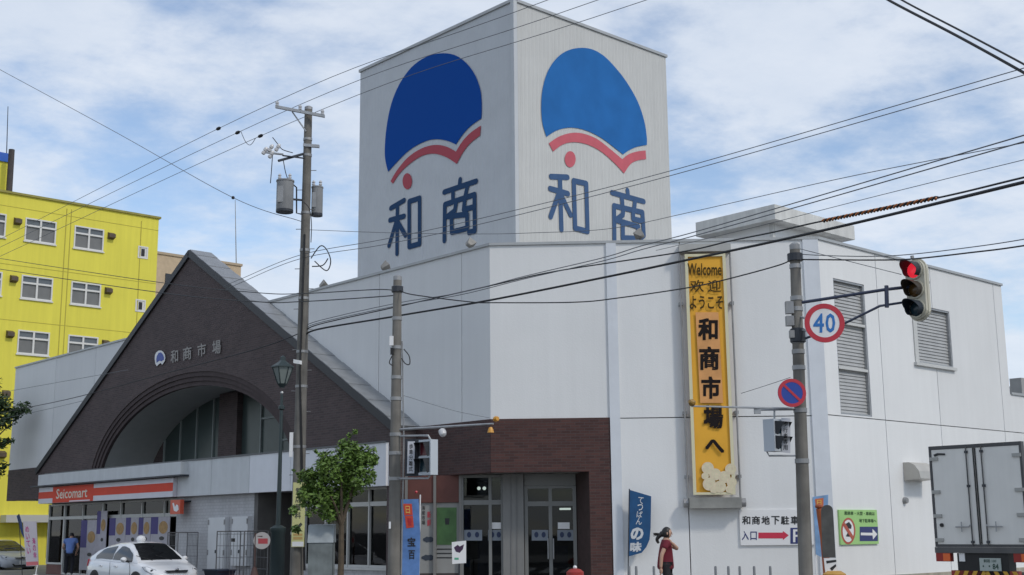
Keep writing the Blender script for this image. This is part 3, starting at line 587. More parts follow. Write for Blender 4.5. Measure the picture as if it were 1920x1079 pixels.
e1 = glazing(fc, -1.2, [-0.84, -0.1, 0.22], 0.15, 2.45, 3.16, 'entrance_door', M_fr2, 0.08)
q = MB(); q.box(fc, 0.24, 0.78, -1.3, -1.0, 0.15, 3.17); cl_ = q.build('entrance_column', mat('column_shade_grey', (0.21, 0.21, 0.205), 0.6, var=0.06, streak=0.1), mk)  # pale column; the shade of the recess is put into its grey
for u in (0.45, 0.6):
    q = MB(); q.box(fc, u - 0.015, u + 0.015, -1.0, -0.985, 0.16, 3.1); q.build('column_groove', M_joint, cl_)
e2 = glazing(fc, -1.2, [0.84, 1.47, 2.1], 0.15, 2.40, 2.86, 'entrance_door', M_fr2, 0.09)
q = MB(); q.box(fc, 0.8, 2.14, -1.3, -1.14, 2.865, 3.165); q.build('entrance_lintel', M_fr2, mk)
M_stk = mat('door_sticker', (0.20, 0.23, 0.27), 0.6)  # sticker colour toned down for the shade of the entrance
for x0, x1, rt in ((870, 904, e1), (915, 943, e1), (997, 1028, e2), (1045, 1076, e2)):
    q = MB(); rect_px(q, x0, 994, x1, 1014, fc, -1.19); q.build('door_sticker', M_stk, rt)
    for fx in (0.28, 0.72):
        q = MB(); cx_ = x0 + (x1 - x0) * fx; poly_px(q, [(cx_ + 4 * math.cos(t * math.pi / 6), 1003 + 5.5 * math.sin(t * math.pi / 6)) for t in range(12)], fc, -1.186); q.build('sticker_mark', mat('sticker_navy', (0.02, 0.035, 0.09), 0.6), rt)
for x0, x1, rt in ((922, 942, e1), (1046, 1068, e2)):
    q = MB(); rect_px(q, x0, 980, x1, 992, fc, -1.185); q.build('door_notice', M_wht, rt)
for u in (1.40, 1.54):
    q = MB(); q.tube([fc.pt(u, -1.1, 1.0), fc.pt(u, -1.06, 1.0), fc.pt(u, -1.06, 1.5), fc.pt(u, -1.1, 1.5)], 0.018); q.build('door_handle', M_galv, e2)
for u in (-0.5, -0.35):
    q = MB(); q.ball(fc.pt(u, -2.6, 2.86), 0.05, 8); q.build('downlight', M_tubel, e1)
q = MB(); q.box(fc, 1.7, 2.0, -2.2, -2.0, 2.25, 2.3); q.build('ceiling_light', M_tubel, e2)
q = MB(); q.box(fc, 1.5, 1.9, -3, -2.6, 0.2, 1.3); q.box(fc, -0.6, 0.1, -4, -3.4, 0.2, 1.5); q.build('hall_counter', mat('hall_blue', (0.03, 0.05, 0.12), 0.6, var=0.3), e2)
q = MB(); q.box(fc, 2.2, 2.34, -1.26, -0.98, 1.62, 1.98); q.build('wall_plaque', mat('dark_plaque', (0.02, 0.018, 0.018), 0.4), mk)

# ------------------------------------------------------------------ yellow building beyond the side street
yo = fl.pt(42.3, 0, 0); fy = Fr(yo, DR)
M_yel = mat('yellow_wall_paint', (0.78, 0.70, 0.085), 0.8, var=0.05, vscale=0.5, streak=0.10)
yb = thing('yellow_building', fy.pt(6, 0, 0), 'bright yellow four storey building with white framed windows behind the market hall', 'building')
YR, YZ = fy.uz(298, 411)
yholes = []
cols_ = [(48, 102), (140, 192)]; 
def ywin(x0, y0, x1, y1):
    a, z1 = fy.uz(x0, y0); c, z0 = fy.uz(x1, y1); return [a, c, z0, z1]
r1 = ywin(48, 408, 102, 459); r2 = ywin(140, 423, 192, 472); du = r2[0] - r1[0]; wW = 1.72; wH = 1.28
rows = [r1[3], ywin(39, 515, 93, 566)[3], ywin(31, 618, 86, 671)[3]]; dz = rows[0] - rows[1]; rows.append(rows[2] - dz); rows.append(rows[3] - dz)
uw = [r1[0] - du, r1[0], r2[0]]
for z in rows:
    for u in uw: yholes.append((u, u + wW, z - wH, z))
sa = ywin(259, 461, 277, 487); su = sa[0]; sw_ = 0.62; sh_ = 0.72; srow = [sa[3], ywin(254, 561, 272, 588)[3]]; srow += [srow[1] - dz]
for z in srow: yholes.append((su, su + sw_, z - sh_, z))
YL = -2.2
def yellow_wall():
    cu = sorted({YL, YR} | {x for h in yholes for x in h[:2]}); cz = sorted({0, YZ} | {x for h in yholes for x in h[2:]})
    mb = MB()
    for p, q in zip(cu[:-1], cu[1:]):
        for r, t in zip(cz[:-1], cz[1:]):
            if any(h[0] < (p + q) / 2 < h[1] and h[2] < (r + t) / 2 < h[3] for h in yholes): continue
            mb.box(fy, p, q, -0.25, 0, r, t)
    mb.box(fy, YL, YR, -12, -11.75, 0, YZ); mb.box(fy, YR - 0.25, YR, -11.75, -0.25, 0, YZ); mb.box(fy, YL, YL + 0.25, -11.75, -0.25, 0, YZ); mb.box(fy, YL + 0.25, YR - 0.25, -11.75, -0.25, YZ - 0.6, YZ - 0.4)
    mb.build('wall', M_yel, yb)
yellow_wall()
q = MB(); q.box(fy, YL - 0.1, YR + 0.1, -0.4, 0.1, YZ, YZ + 0.12); q.build('parapet_cap', mat('yellow_cap_grime', (0.30, 0.27, 0.06), 0.7, var=0.2), yb)
M_yglass = mat('dark_window_pane', (0.10, 0.115, 0.125), 0.12, spec=0.7)
M_ycurt = mat('pale_window_blind', (0.17, 0.17, 0.165), 0.35, var=0.1)
M_yfr = mat('white_sash', (0.66, 0.65, 0.62), 0.5)
def sash(h, small=False):
    a, c, z0, z1 = h; t = 0.075
    fb = MB(); fb.box(fy, a, a + t, -0.12, 0.03, z0, z1); fb.box(fy, c - t, c, -0.12, 0.03, z0, z1); fb.box(fy, a + t, c - t, -0.12, 0.03, z0, z0 + t); fb.box(fy, a + t, c - t, -0.12, 0.03, z1 - t, z1)
    if not small:
        zm = z1 - 0.42; fb.box(fy, a + t, c - t, -0.12, 0.028, zm - 0.05, zm + 0.05); fb.box(fy, (a + c) / 2 - 0.05, (a + c) / 2 + 0.05, -0.12, 0.026, z0 + t, z1 - t)
    wn = fb.build('window', M_yfr, yb)
    if small:
        q = MB(); q.box(fy, a + t, c - t, -0.118, 0.0, z0 + t, z1 - t); q.build('panel', M_yfr, wn)
        q = MB(); q.box(fy, (a + c) / 2 - 0.1, (a + c) / 2 + 0.1, 0.0, 0.03, z0 + 0.15, z1 - 0.15); q.build('vent_slot', M_black, wn)
    else:
        for (p, r) in ((a + t, (a + c) / 2 - 0.05), ((a + c) / 2 + 0.05, c - t)):
            for s0, s1, mm in ((z0 + t, zm - 0.05, M_ycurt if random.random() < .7 else M_yglass), (zm + 0.05, z1 - t, M_yglass)):
                q = MB(); q.box(fy, p, r, -0.08, -0.06, s0, s1); q.build('pane', mm, wn)
        q = MB(); q.box(fy, a - 0.05, c + 0.05, 0.0, 0.08, z0 - 0.07, z0 - 0.002); q.build('sill', M_yfr, wn)
for h in yholes: sash(h, small=(h[1] - h[0] < 1))
M_yv = mat('brown_vent_cover', (0.10, 0.07, 0.045), 0.6, var=0.3)
for z in rows:
    for u in (r1[0] - 0.62, r2[0] + wW + 0.22):
        q = MB(); q.prism([fy.pt(u, 0, z - 0.1), fy.pt(u, 0.28, z - 0.22), fy.pt(u, 0.28, z - 0.42), fy.pt(u, 0, z - 0.5)], fy.d * 0.36); q.build('vent_cover', M_yv, yb)
M_yj = mat('yellow_wall_joint', (0.42, 0.36, 0.05), 0.8)
for u in (r1[0] + wW + 0.5, r2[0] - 0.25, YR - 1.1):
    q = MB(); q.box(fy, u, u + 0.05, 0.0, 0.012, 0.5, YZ - 0.3); q.build('downpipe', M_yj, yb)
for z in (rows[0] + 0.35, rows[1] + 0.35, rows[2] + 0.35):
    q = MB(); q.box(fy, YL, YR, 0.0, 0.008, z + 0.1, z + 0.13); q.build('floor_joint', M_yj, yb)
# roof extras: stair house, chimney, tanks
zb, zt = YZ, fy.uz(10, 288, -2)[1]; ue = fy.uz(18, 300, -2)[0]
q = MB(); q.box(fy, YL + 0.3, ue, -6, -2, zb - 0.4, zt - 0.5); ph = q.build('stair_house', M_yel, yb)
q = MB(); q.box(fy, YL + 0.2, ue + 0.15, -6.1, -1.9, zt - 0.5, zt); q.build('stair_house_band', mat('blue_band', (0.02, 0.11, 0.5), 0.5), ph)
ct = fy.at(22, 281, -1.2); cb_ = fy.at(17, 362, -1.2)
q = MB(); q.tube([cb_ - ZU * 0.5, ct], [0.17, 0.16], 12); q.build('chimney_pipe', mat('dark_chimney', (0.06, 0.05, 0.05), 0.7, var=0.3), yb)
for x0, x1, yy in ((50, 78, 366), (80, 104, 371), (116, 146, 377)):
    a, z = fy.uz(x0, yy, -1.5); c, _ = fy.uz(x1, yy, -1.5)
    q = MB(); q.box(fy, a, c, -2.6, -1.5, YZ - 0.5, z); q.build('roof_unit', mat('grey_roof_unit', (0.25, 0.245, 0.23), 0.7, var=0.3), yb)
at_ = fy.at(15, 200, -2.5); q = MB(); q.tube([fy.at(14, 300, -2.5) - ZU * 1.5, at_], [0.035, 0.02], 6); q.build('antenna', M_dark, yb)
# low awning at street level
a, z1 = fy.uz(8, 966, 0.5); c, z0 = fy.uz(56, 980, 0.5)
q = MB(); q.box(fy, a, c + 3, 0.0, 0.8, z0, z1); q.build('awning', mat('awning_white', (0.5, 0.5, 0.48), 0.6), yb)
# beige block behind the gable
fb_ = Fr(fl.pt(70, 0, 0), DR); bz = fb_.uz(400, 492)[1]; bl_ = fb_.uz(290, 500)[0]; br_ = fb_.uz(452, 500)[0]
bb = thing('beige_building', fb_.pt((bl_ + br_) / 2, 0, 0), 'pale beige building block peeking out behind the gable peak', 'building')
q = MB(); q.box(fb_, bl_ - 5, br_, -10, 0, 0, bz); q.build('wall', mat('beige_tile_wall', (0.52, 0.40, 0.27), 0.8, var=0.1), bb)
q = MB(); q.box(fb_, bl_ - 5.1, br_ + 0.1, -10.1, 0.1, bz, bz + 0.2); q.build('parapet_cap', mat('beige_cap', (0.42, 0.33, 0.23), 0.8), bb)
a, z1 = fb_.uz(310, 513); c, z0 = fb_.uz(326, 530)
q = MB(); q.box(fb_, a, c, 0.0, 0.06, z0 - 1, z1); q.build('window', M_dark, bb)
q = MB(); q.tube([fb_.at(443, 500, -2), fb_.at(441, 375, -2)], [0.05, 0.025], 6); q.build('antenna', M_band, bb)
# low building past the right facade
fo_ = Fr(fr.pt(24.5, 0, 0), DR)
ob = thing('neighbour_building', fo_.pt(6, -3, 0), 'grey low neighbour building past the end of the white right wall', 'building')
q = MB(); q.box(fo_, 0, 14, -9, -0.5, 0, 7.4); q.build('wall', mat('neighbour_grey', (0.42, 0.42, 0.42), 0.8, var=0.1), ob)
q = MB(); q.box(fo_, -0.1, 14.1, -9.1, -0.4, 7.4, 7.55); q.build('parapet_cap', M_trim, ob)
# air conditioner on the low roof at the right edge
ac0 = P(1916, 735, 42); 
q = MB(); q.boxv(ac0 + ZU * 0.1, DR * 0.4, DL * 0.2, ZU * 0.33)
aq = q.build('roof_unit', mat('unit_grey', (0.33, 0.33, 0.32), 0.6, var=0.1)); tag(aq, 'grey box unit on the low roof at the right edge', 'roof unit')

# ------------------------------------------------------------------ pole helper
def pole_pts(top, low, Y, ground=0.15):
    a = P(*top, Y); b = P(*low, Y); t = (ground - a[2]) / (b[2] - a[2]); return a, a + (b - a) * t
def make_pole(name, top, base, r0, r1, label, bands=(), cat='pole'):
    root = thing(name, base, label, cat)
    d = top - base; L = np.linalg.norm(d)
    n = 14; q = MB(); q.tube([base + d * i / n for i in range(n + 1)], [r1 + (r0 - r1) * i / n for i in range(n + 1)], 20); q.build('shaft', M_conc, root, smooth=True)
    q = MB(); q.lathe(top, [(r0 * 1.05, -0.06), (r0 * 1.05, 0.02), (r0 * 0.6, 0.05), (0.001, 0.055)], 16); q.build('cap', M_band, root)
    for z in bands:
        t = (z - base[2]) / d[2]; c = base + d * t; r = r1 + (r0 - r1) * t
        q = MB(); q.lathe(c, [(r + 0.001, -0.035), (r + 0.012, -0.035), (r + 0.012, 0.035), (r + 0.001, 0.035)], 20); q.build('band', M_band, root)
    return root
def zat(px, py, Y): return P(px, py, Y)[2]

# ------------------------------------------------------------------ main utility pole with transformers
YU = 33.0; ut, ubs = pole_pts((578.5, 203), (556, 1079), YU)
up = make_pole('utility_pole', ut, ubs, 0.105, 0.182, 'tall concrete utility pole with two grey transformers in front of the brick gable', [zat(575, y, YU) for y in (262, 292, 400, 470, 560, 660, 725, 838, 1000)])
def onp(y):  # point on the utility pole axis at image row y
    z = zat(570, y, YU); t = (z - ubs[2]) / (ut[2] - ubs[2]); return ubs + (ut - ubs) * t
M_ins = mat('white_porcelain', (0.55, 0.55, 0.56), 0.3)
ca = [P(518, 203, YU - 0.1), P(610, 221, YU - 0.1)]
q = MB(); dv = ca[1] - ca[0]; q.boxv((ca[0] + ca[1]) / 2 - np.array([0, 0.12, 0]), dv / 2, np.array([0, 0.035, 0]), ZU * 0.04); q.build('crossarm', M_galv, up)
q = MB(); q.tube([P(548, 210, YU - 0.15), P(574, 247, YU - 0.12)], 0.02, 6); q.build('arm_brace', M_galv, up)
INS = []
for x, y in ((519.5, 203), (562.5, 210), (604.5, 219)):
    p = P(x, y, YU - 0.22); q = MB(); q.lathe(p, [(0.03, 0), (0.03, 0.05), (0.05, 0.06), (0.05, 0.09), (0.035, 0.1), (0.05, 0.13), (0.05, 0.16), (0.02, 0.2)], 10); q.build('insulator', M_ins, up); INS.append(p + ZU * 0.21)
q = MB(); a = onp(276); q.boxv(a + np.array([0.12, -0.1, 0]), np.array([0.22, 0, -0.02]), np.array([0, 0.04, 0]), ZU * 0.04); q.build('bracket', M_galv, up)
# cut-out arm with fuses
q = MB(); q.tube([onp(287), P(522, 302, YU - 0.6)], 0.035, 6); q.tube([onp(298), P(530, 292, YU - 0.6)], 0.022, 6); q.build('fuse_arm', M_dark, up)
for x, y in ((496, 284), (507, 279), (520, 278), (508, 291)):
    p = P(x, y, YU - 0.6); q = MB(); q.lathe(p, [(0.03, -0.1), (0.055, -0.08), (0.055, -0.02), (0.03, 0), (0.055, 0.02), (0.055, 0.08), (0.025, 0.13)], 10, ax=(0.5, 0, 0.85)); q.build('fuse_cutout', M_ins, up)
q = MB(); q.tube([P(497, 286, YU - 0.6), P(531, 290, YU - 0.6)], 0.03, 6); q.build('fuse_rail', M_galv, up)
M_trf = mat('transformer_grey', (0.27, 0.275, 0.28), 0.55, var=0.12, streak=0.2)
def transformer(px, y0, y1, Y, wpx, tilt=0):
    a = P(px, y0, Y); c = P(px, y1, Y); r = wpx / F_PX * Y / 2; h = a[2] - c[2]
    q = MB(); q.lathe(c, [(r * 0.95, 0), (r, 0.03), (r, h * 0.93), (r * 1.07, h * 0.94), (r * 1.07, h * 0.98), (r * 0.8, h), (0.01, h + 0.02)], 20); o = q.build('transformer', M_trf, up, smooth=True)
    q = MB(); q.lathe(c, [(r * 1.01, -0.01), (r * 1.02, 0.05), (r * 1.0, 0.06)], 20); q.build('base_ring', M_dark, o)
    for s_ in (-0.6, 0.6):
        q = MB(); q.lathe(c + np.array([s_ * r, -0.4 * r, h]), [(0.035, 0), (0.05, 0.04), (0.03, 0.07), (0.05, 0.1), (0.02, 0.15)], 8); q.build('bushing', M_ins, o)
    q = MB(); q.boxv(c + np.array([-r * 0.35, -r * 0.94, h * 0.5]), np.array([r * 0.35, 0, 0]), np.array([0, 0.02, 0]), ZU * h * 0.25); q.build('cooling_fin', M_band, o)
    return o
transformer(533.5, 338, 398, YU - 0.25, 33); transformer(594, 350, 405, YU + 0.15, 22)
q = MB(); q.tube([P(549, 346, YU - 0.2), P(556, 352, YU - 0.1), P(556, 400, YU - 0.1), P(570, 403, YU)], 0.022, 6); q.tube([P(548, 374, YU - .2), P(570, 376, YU)], 0.03, 6); q.build('hanger_bracket', M_dark, up)
for pts in ([(511, 290), (509, 320), (507, 344)], [(531, 300), (535, 322), (540, 338)], [(511, 258), (522, 272), (530, 281), (549, 287)], [(570, 380), (580, 392), (584, 420), (583, 455)]):
    q = MB(); q.tube(catmull([P(x, y, YU - 0.35) for x, y in pts], 5), 0.012, 5); q.build('jumper_wire', M_black, up)
for i in range(16):
    z = 3.2 + i * 0.55; t = (z - ubs[2]) / (ut[2] - ubs[2]); c = ubs + (ut - ubs) * t; s_ = 1 if i % 2 else -1
    q = MB(); q.tube([c + np.array([s_ * 0.1, 0, 0]), c + np.array([s_ * 0.26, 0, 0])], 0.011, 5); q.build('step_bolt', M_band, up)
for pts in ([(583, 485), (600, 462), (612, 468), (620, 490), (612, 508), (590, 490)], [(585, 500), (605, 498), (615, 485)]):
    q = MB(); q.tube(catmull([P(x, y, YU - 0.2) for x, y in pts], 5), 0.016, 5); q.build('drop_loop', M_black, up)
q = MB(); q.tube([P(571, 440, YU - 0.14), P(562, 700, YU - 0.15), P(571, 1070, YU - 0.19)], 0.03, 6); q.build('riser_cable', M_black, up)
q = MB(); q.box(Fr(ubs, (1, 0, 0)), -0.23, -0.14, 0.15, 0.2, zat(556, 858, YU), zat(556, 812, YU)); q.build('number_plate', M_wht, up)
# yellow advertising plate strapped to the pole
fp = Fr(P(556, 1000, YU) + np.array([0, -0.24, 0]), (1, -0.05, 0))
ad_ = thing('pole_advert', fp.pt(0, 0, zat(556, 1026, YU)), 'yellow vertical advert plate strapped to the tall utility pole beside the tree', 'sign')
q = MB(); q.prism([fp.at(x, y) for x, y in ((550, 905), (573, 905), (570, 1026), (546, 1026))], -fp.n * 0.02); q.build('plate', mat('pale_yellow_plate', (0.62, 0.60, 0.27), 0.5, var=0.08), ad_)
q = MB(); text_vert(q, '質店質料', [(554.5, 914), (566, 914), (564, 974), (552.5, 974)], fp, 0.004, 0.02); q.build('lettering', mat('grey_ink', (0.07, 0.075, 0.06), 0.6), ad_)
q = MB(); poly_px(q, [(551, 993), (564, 980), (567, 984), (555, 998)], fp, 0.004); q.build('emblem', MATS['grey_ink'], ad_)
q = MB(); rect_px(q, 550, 1001, 567, 1005, fp, 0.004); rect_px(q, 550, 1007, 567, 1012, fp, 0.004); q.build('emblem', mat('ochre_ink', (0.5, 0.33, 0.12), 0.6), ad_)
q = MB(); rect_px(q, 547.5, 1016, 569, 1025, fp, 0.004); q.build('address_strip', M_wht, ad_)

# ------------------------------------------------------------------ street lamp
YLm = 31.5; lt = P(527, 668, YLm); lb = gx(521, YLm)
lp = thing('street_lamp', lb, 'dark green old style street lamp with glass lantern before the gable arch', 'street lamp')
M_lg = mat('dark_green_iron', (0.032, 0.048, 0.050), 0.45, metal=0.2)
zz = lambda y: P(525, y, YLm)[2]
ax_ = lambda z: lb + (P(528, 760, YLm) - lb) * ((z - lb[2]) / (P(528, 760, YLm)[2] - lb[2]))
q = MB(); q.lathe(lb, [(0.24, 0), (0.24, 0.12), (0.19, 0.16), (0.17, zz(1000) - lb[2]), (0.2, zz(997) - lb[2]), (0.2, zz(990) - lb[2]), (0.08, zz(985) - lb[2])], 16); q.build('pedestal', M_lg, lp, smooth=True)
q = MB(); q.tube([ax_(zz(988)), ax_(zz(870)), ax_(zz(772)), ax_(zz(738))], [0.062, 0.05, 0.042, 0.03], 12); q.build('post', M_lg, lp, smooth=True)
q = MB(); q.lathe(ax_(zz(765)), [(0.045, -0.06), (0.085, -0.03), (0.085, 0.03), (0.03, 0.08)], 12); q.build('collar', M_lg, lp)
q = MB(); q.ball(ax_(zz(737)), 0.045, 8); q.build('lamp_knob', M_galv, lp)
lc0 = ax_(zz(720)); lc1 = ax_(zz(690))
def hexr(c, r): return [c + np.array([r * math.cos(math.pi / 3 * j + .3), r * math.sin(math.pi / 3 * j + .3), 0]) for j in range(6)]
q = MB(); q.loft([hexr(lc0, 0.11), hexr(lc1, 0.25)]); q.build('lantern_glass', mat('frosted_lantern', (0.20, 0.23, 0.22), 0.35), lp)
for a_, c_ in zip(hexr(lc0, 0.115), hexr(lc1, 0.257)):
    q = MB(); q.tube([a_, c_], 0.014, 5); q.build('lantern_rib', M_lg, lp)
q = MB(); q.loft([hexr(lc1, 0.29), hexr(lc1 + ZU * 0.03, 0.29), hexr(ax_(zz(680)), 0.13), hexr(ax_(zz(676)), 0.07), hexr(ax_(zz(670)), 0.07), hexr(ax_(zz(667)), 0.01)]); q.build('lantern_roof', M_lg, lp)
q = MB(); q.loft([hexr(lc0 - ZU * 0.1, 0.05), hexr(lc0, 0.13)]); q.build('lantern_base', M_lg, lp)
cm = P(558, 679, YU - 0.35)   # small camera fixed to the utility pole beside the lamp
q = MB(); q.boxv(cm, np.array([0.09, -0.03, -0.02]), np.array([0.02, 0.05, 0]), ZU * 0.05); c2 = q.build('security_camera', M_wht); tag(c2, 'small pale camera on the utility pole beside the lamp lantern', 'camera')
q = MB(); q.tube([cm + np.array([0.05, 0.05, 0]), np.array([onp(690)[0], onp(690)[1], cm[2] - 0.05])], 0.02, 5); o = q.build('mount', M_dark); o.parent = c2

# ------------------------------------------------------------------ signal poles
YM = 26.0; mt_, mb0 = pole_pts((745.5, 521), (738.5, 1079), YM)
mp_ = make_pole('signal_pole', mt_, mb0, 0.088, 0.135, 'shorter concrete signal pole standing before the brick corner entrance', [zat(745, y, YM) for y in (540, 598, 652, 708, 748, 815, 850, 898)])
YS = 20.0; rt_, rb0 = pole_pts((1490, 462), (1511, 1079), YS)
rp_ = make_pole('signal_pole', rt_, rb0, 0.082, 0.115, 'concrete pole carrying the speed limit and no parking signs at right', [zat(1490, y, YS) for y in (500, 560, 580, 640, 660, 690, 770, 865)])
def onr(y): t = (zat(1495, y, YS) - rb0[2]) / (rt_[2] - rb0[2]); return rb0 + (rt_ - rb0) * t
def onm(y): t = (zat(742, y, YM) - mb0[2]) / (mt_[2] - mb0[2]); return mb0 + (mt_ - mb0) * t
for root, on, ys in ((mp_, onm, (543,)), (rp_, onr, (483,))):
    for y in ys:
        c = on(y); q = MB(); q.lathe(c, [(0.09, -0.06), (0.125, -0.06), (0.125, 0.06), (0.09, 0.06)], 14); q.build('cable_clamp', M_dark, root)
# grey control boxes on the right pole
for y, h, s_ in ((578, 0.2, -1), (603, 0.16, -1), (628, 0.12, -0.6)):
    c = onr(y) + np.array([0.13 * s_, -0.04, 0]); q = MB(); q.boxv(c, np.array([0.06, 0, 0]), np.array([0, 0.06, 0]), ZU * h / 2); q.build('junction_box', M_band, rp_)
q = MB(); q.lathe(onr(630), [(0.1, -0.12), (0.125, -0.1), (0.125, 0.1), (0.1, 0.12)], 14); q.build('clamp_sleeve', M_dark, rp_)
# boxes and loops on the middle pole
c = onm(641) + np.array([-0.10, -0.1, 0]); q = MB(); q.boxv(c, np.array([0.04, 0, 0]), np.array([0, 0.04, 0]), ZU * 0.1); q.build('junction_box', M_wht, mp_)
c = onm(660) + np.array([-0.09, -0.1, 0]); q = MB(); q.boxv(c, np.array([0.03, 0, 0]), np.array([0, 0.03, 0]), ZU * 0.07); q.build('junction_box', M_black, mp_)
for pts in ([(757, 655), (767, 668), (768, 683), (760, 682), (753, 672)], [(735, 668), (730, 680), (736, 686)]):
    q = MB(); q.tube(catmull([P(x, y, YM - 0.1) for x, y in pts], 5), 0.012, 5); q.build('cable_loop', M_black, mp_)
q = MB(); q.tube([P(754, 640, YM - .02), P(757, 830, YM - .02), P(752, 1078, YM - .02)], 0.016, 5); q.build('conduit', M_band, mp_)
q = MB(); q.boxv(P(731, 985, YM - 0.16), np.array([0.02, 0, 0]), np.array([0, 0.006, 0]), ZU * 0.07); q.build('number_tag', M_wht, mp_)
# arm with amber lamp and camera above the corner
q = MB(); q.tube([onm(806), P(925, 795, YM - 1.0)], [0.028, 0.02], 8); q.build('detector_arm', M_galv, mp_)
q = MB(); e_ = P(930, 786, YM - 1.0); q.lathe(e_, [(0.05, -0.04), (0.06, 0.0), (0.045, 0.05)], 10, ax=(0.6, -0.7, 0.1)); q.build('detector_head', mat('amber_plastic', (0.6, 0.28, 0.03), 0.4), mp_)
q = MB(); q.lathe(P(920, 806, YM - 1.0), [(0.07, -0.06), (0.055, 0.0), (0.03, 0.05)], 10); q.build('detector_bell', MATS['amber_plastic'], mp_)
dcam = P(830, 812, YM - 0.5); q = MB(); q.lathe(dcam, [(0.03, 0.1), (0.075, 0.06), (0.08, 0.0), (0.06, -0.06), (0.001, -0.09)], 12, ax=(-0.3, 0.5, 0.8)); q.build('dome_camera', M_ins, mp_, smooth=True)

# ------------------------------------------------------------------ signals
M_sig = mat('cream_signal_body', (0.60, 0.57, 0.46), 0.5, var=0.08, streak=0.12); M_visor = mat('visor_dark', (0.02, 0.022, 0.026), 0.55)
def lens(root, c, fdir, r, L, m_lens, m_vis=M_visor):
    q = MB(); q.lathe(c, [(r, 0.0), (r * 0.85, 0.025), (r * 0.5, 0.04), (0.001, 0.045)], 20, ax=fdir); o = q.build('lens', m_lens, root, smooth=True)
    # visor: open tube, upper 3/4, longer on top
    ax = np.array(fdir, float); ax /= np.linalg.norm(ax); e1 = np.cross(ax, ZU); e1 /= np.linalg.norm(e1); e2 = np.cross(e1, ax)
    rings = []; n = 22
    for k_, rr in ((0, r * 1.06), (1, r * 1.06)):
        rings.append([c + rr * (math.cos(t) * e1 + math.sin(t) * e2) + ax * (k_ * L * (0.45 + 0.55 * max(0, math.sin(t)))) for t in [R(-50) + R(280) * j / n for j in range(n + 1)]])
    inn = [[p - (p - c - ax * ((p - c) @ ax)) * 0.05 for p in rg] for rg in rings]
    q = MB(); q.loft([rings[0], rings[1], inn[1], inn[0]], caps=False, closed=False); q.build('visor', m_vis, root)
sdir = -DR * 0.95 + np.array([-.1, 0, 0]); sdir /= np.linalg.norm(sdir); YG = 19.4
srt = np.cross(sdir, ZU); 
c_r, c_a, c_g = P(1714, 507, YG), P(1716.5, 543, YG), P(1719, 579, YG)
ts = thing('traffic_signal', c_a - ZU * 0.55, 'cream three lamp traffic signal showing red on a long arm', 'traffic signal')
q = MB(); rad = 0.17; cc_ = (c_r + c_g) / 2; hh = (c_r[2] - c_g[2]) / 2
outl = [cc_ + srt * rad * math.cos(t) + ZU * (rad * math.sin(t) + (hh if math.sin(t) >= 0 else -hh)) for t in [2 * math.pi * j / 24 for j in range(24)]]
q.prism([p - sdir * 0.005 for p in outl], -sdir * 0.13); q.build('housing', M_sig, ts)
q = MB(); q.prism([cc_ + (p - cc_) * 1.06 - sdir * 0.06 for p in outl], -sdir * 0.03); q.build('housing_rim', M_sig, ts)
M_rl = mat('red_lamp_lit', (0.6, 0.02, 0.03), 0.3, emit=(1.0, 0.03, 0.06, 0.55)); M_al = mat('amber_lamp_off', (0.10, 0.05, 0.012), 0.25); M_gl = mat('green_lamp_off', (0.012, 0.035, 0.05), 0.25)
for c, m_, mv in ((c_r, M_rl, M_visor), (c_a, M_al, mat('visor_brown', (0.045, 0.032, 0.02), 0.55)), (c_g, M_gl, mat('visor_blue_black', (0.012, 0.02, 0.03), 0.55))): lens(ts, c + sdir * 0.002, sdir, 0.125, 0.30, m_, mv)
for c in (c_r, c_a, c_g):
    q = MB(); q.lathe(c, [(0.15, 0.0), (0.15, 0.02), (0.127, 0.022), (0.127, 0.001)], 20, ax=sdir); q.build('lens_ring', M_sig, ts)
for y in (530, 558):
    q = MB(); p = P(1740, y, YG); q.boxv(p, srt * 0.02, sdir * 0.02, ZU * 0.018); q.tube([p, p - srt * 0.06 * (1 if srt[0] > 0 else -1)], 0.01, 5); q.build('latch', M_band, ts)
M_arm = mat('blue_grey_arm', (0.05, 0.06, 0.10), 0.45, metal=0.2)
q = MB(); ar = P(1662, 543, YG + 0.05); q.tube([onr(569), ar, P(1716, 537, YG + 0.08)], 0.026, 8); q.tube([onr(640), P(1575, 611, YS - 0.3), P(1650, 574, YG + 0.05), P(1716, 564, YG + 0.08)], 0.02, 8); q.tube([P(1662, 536, YG + 0.05), P(1663, 577, YG + 0.05)], 0.034, 8); q.build('support_arm', M_arm, ts)
q = MB(); q.tube([P(1711, 486, YG), P(1710, 480, YG)], 0.03, 6); q.build('top_cap', M_band, ts)

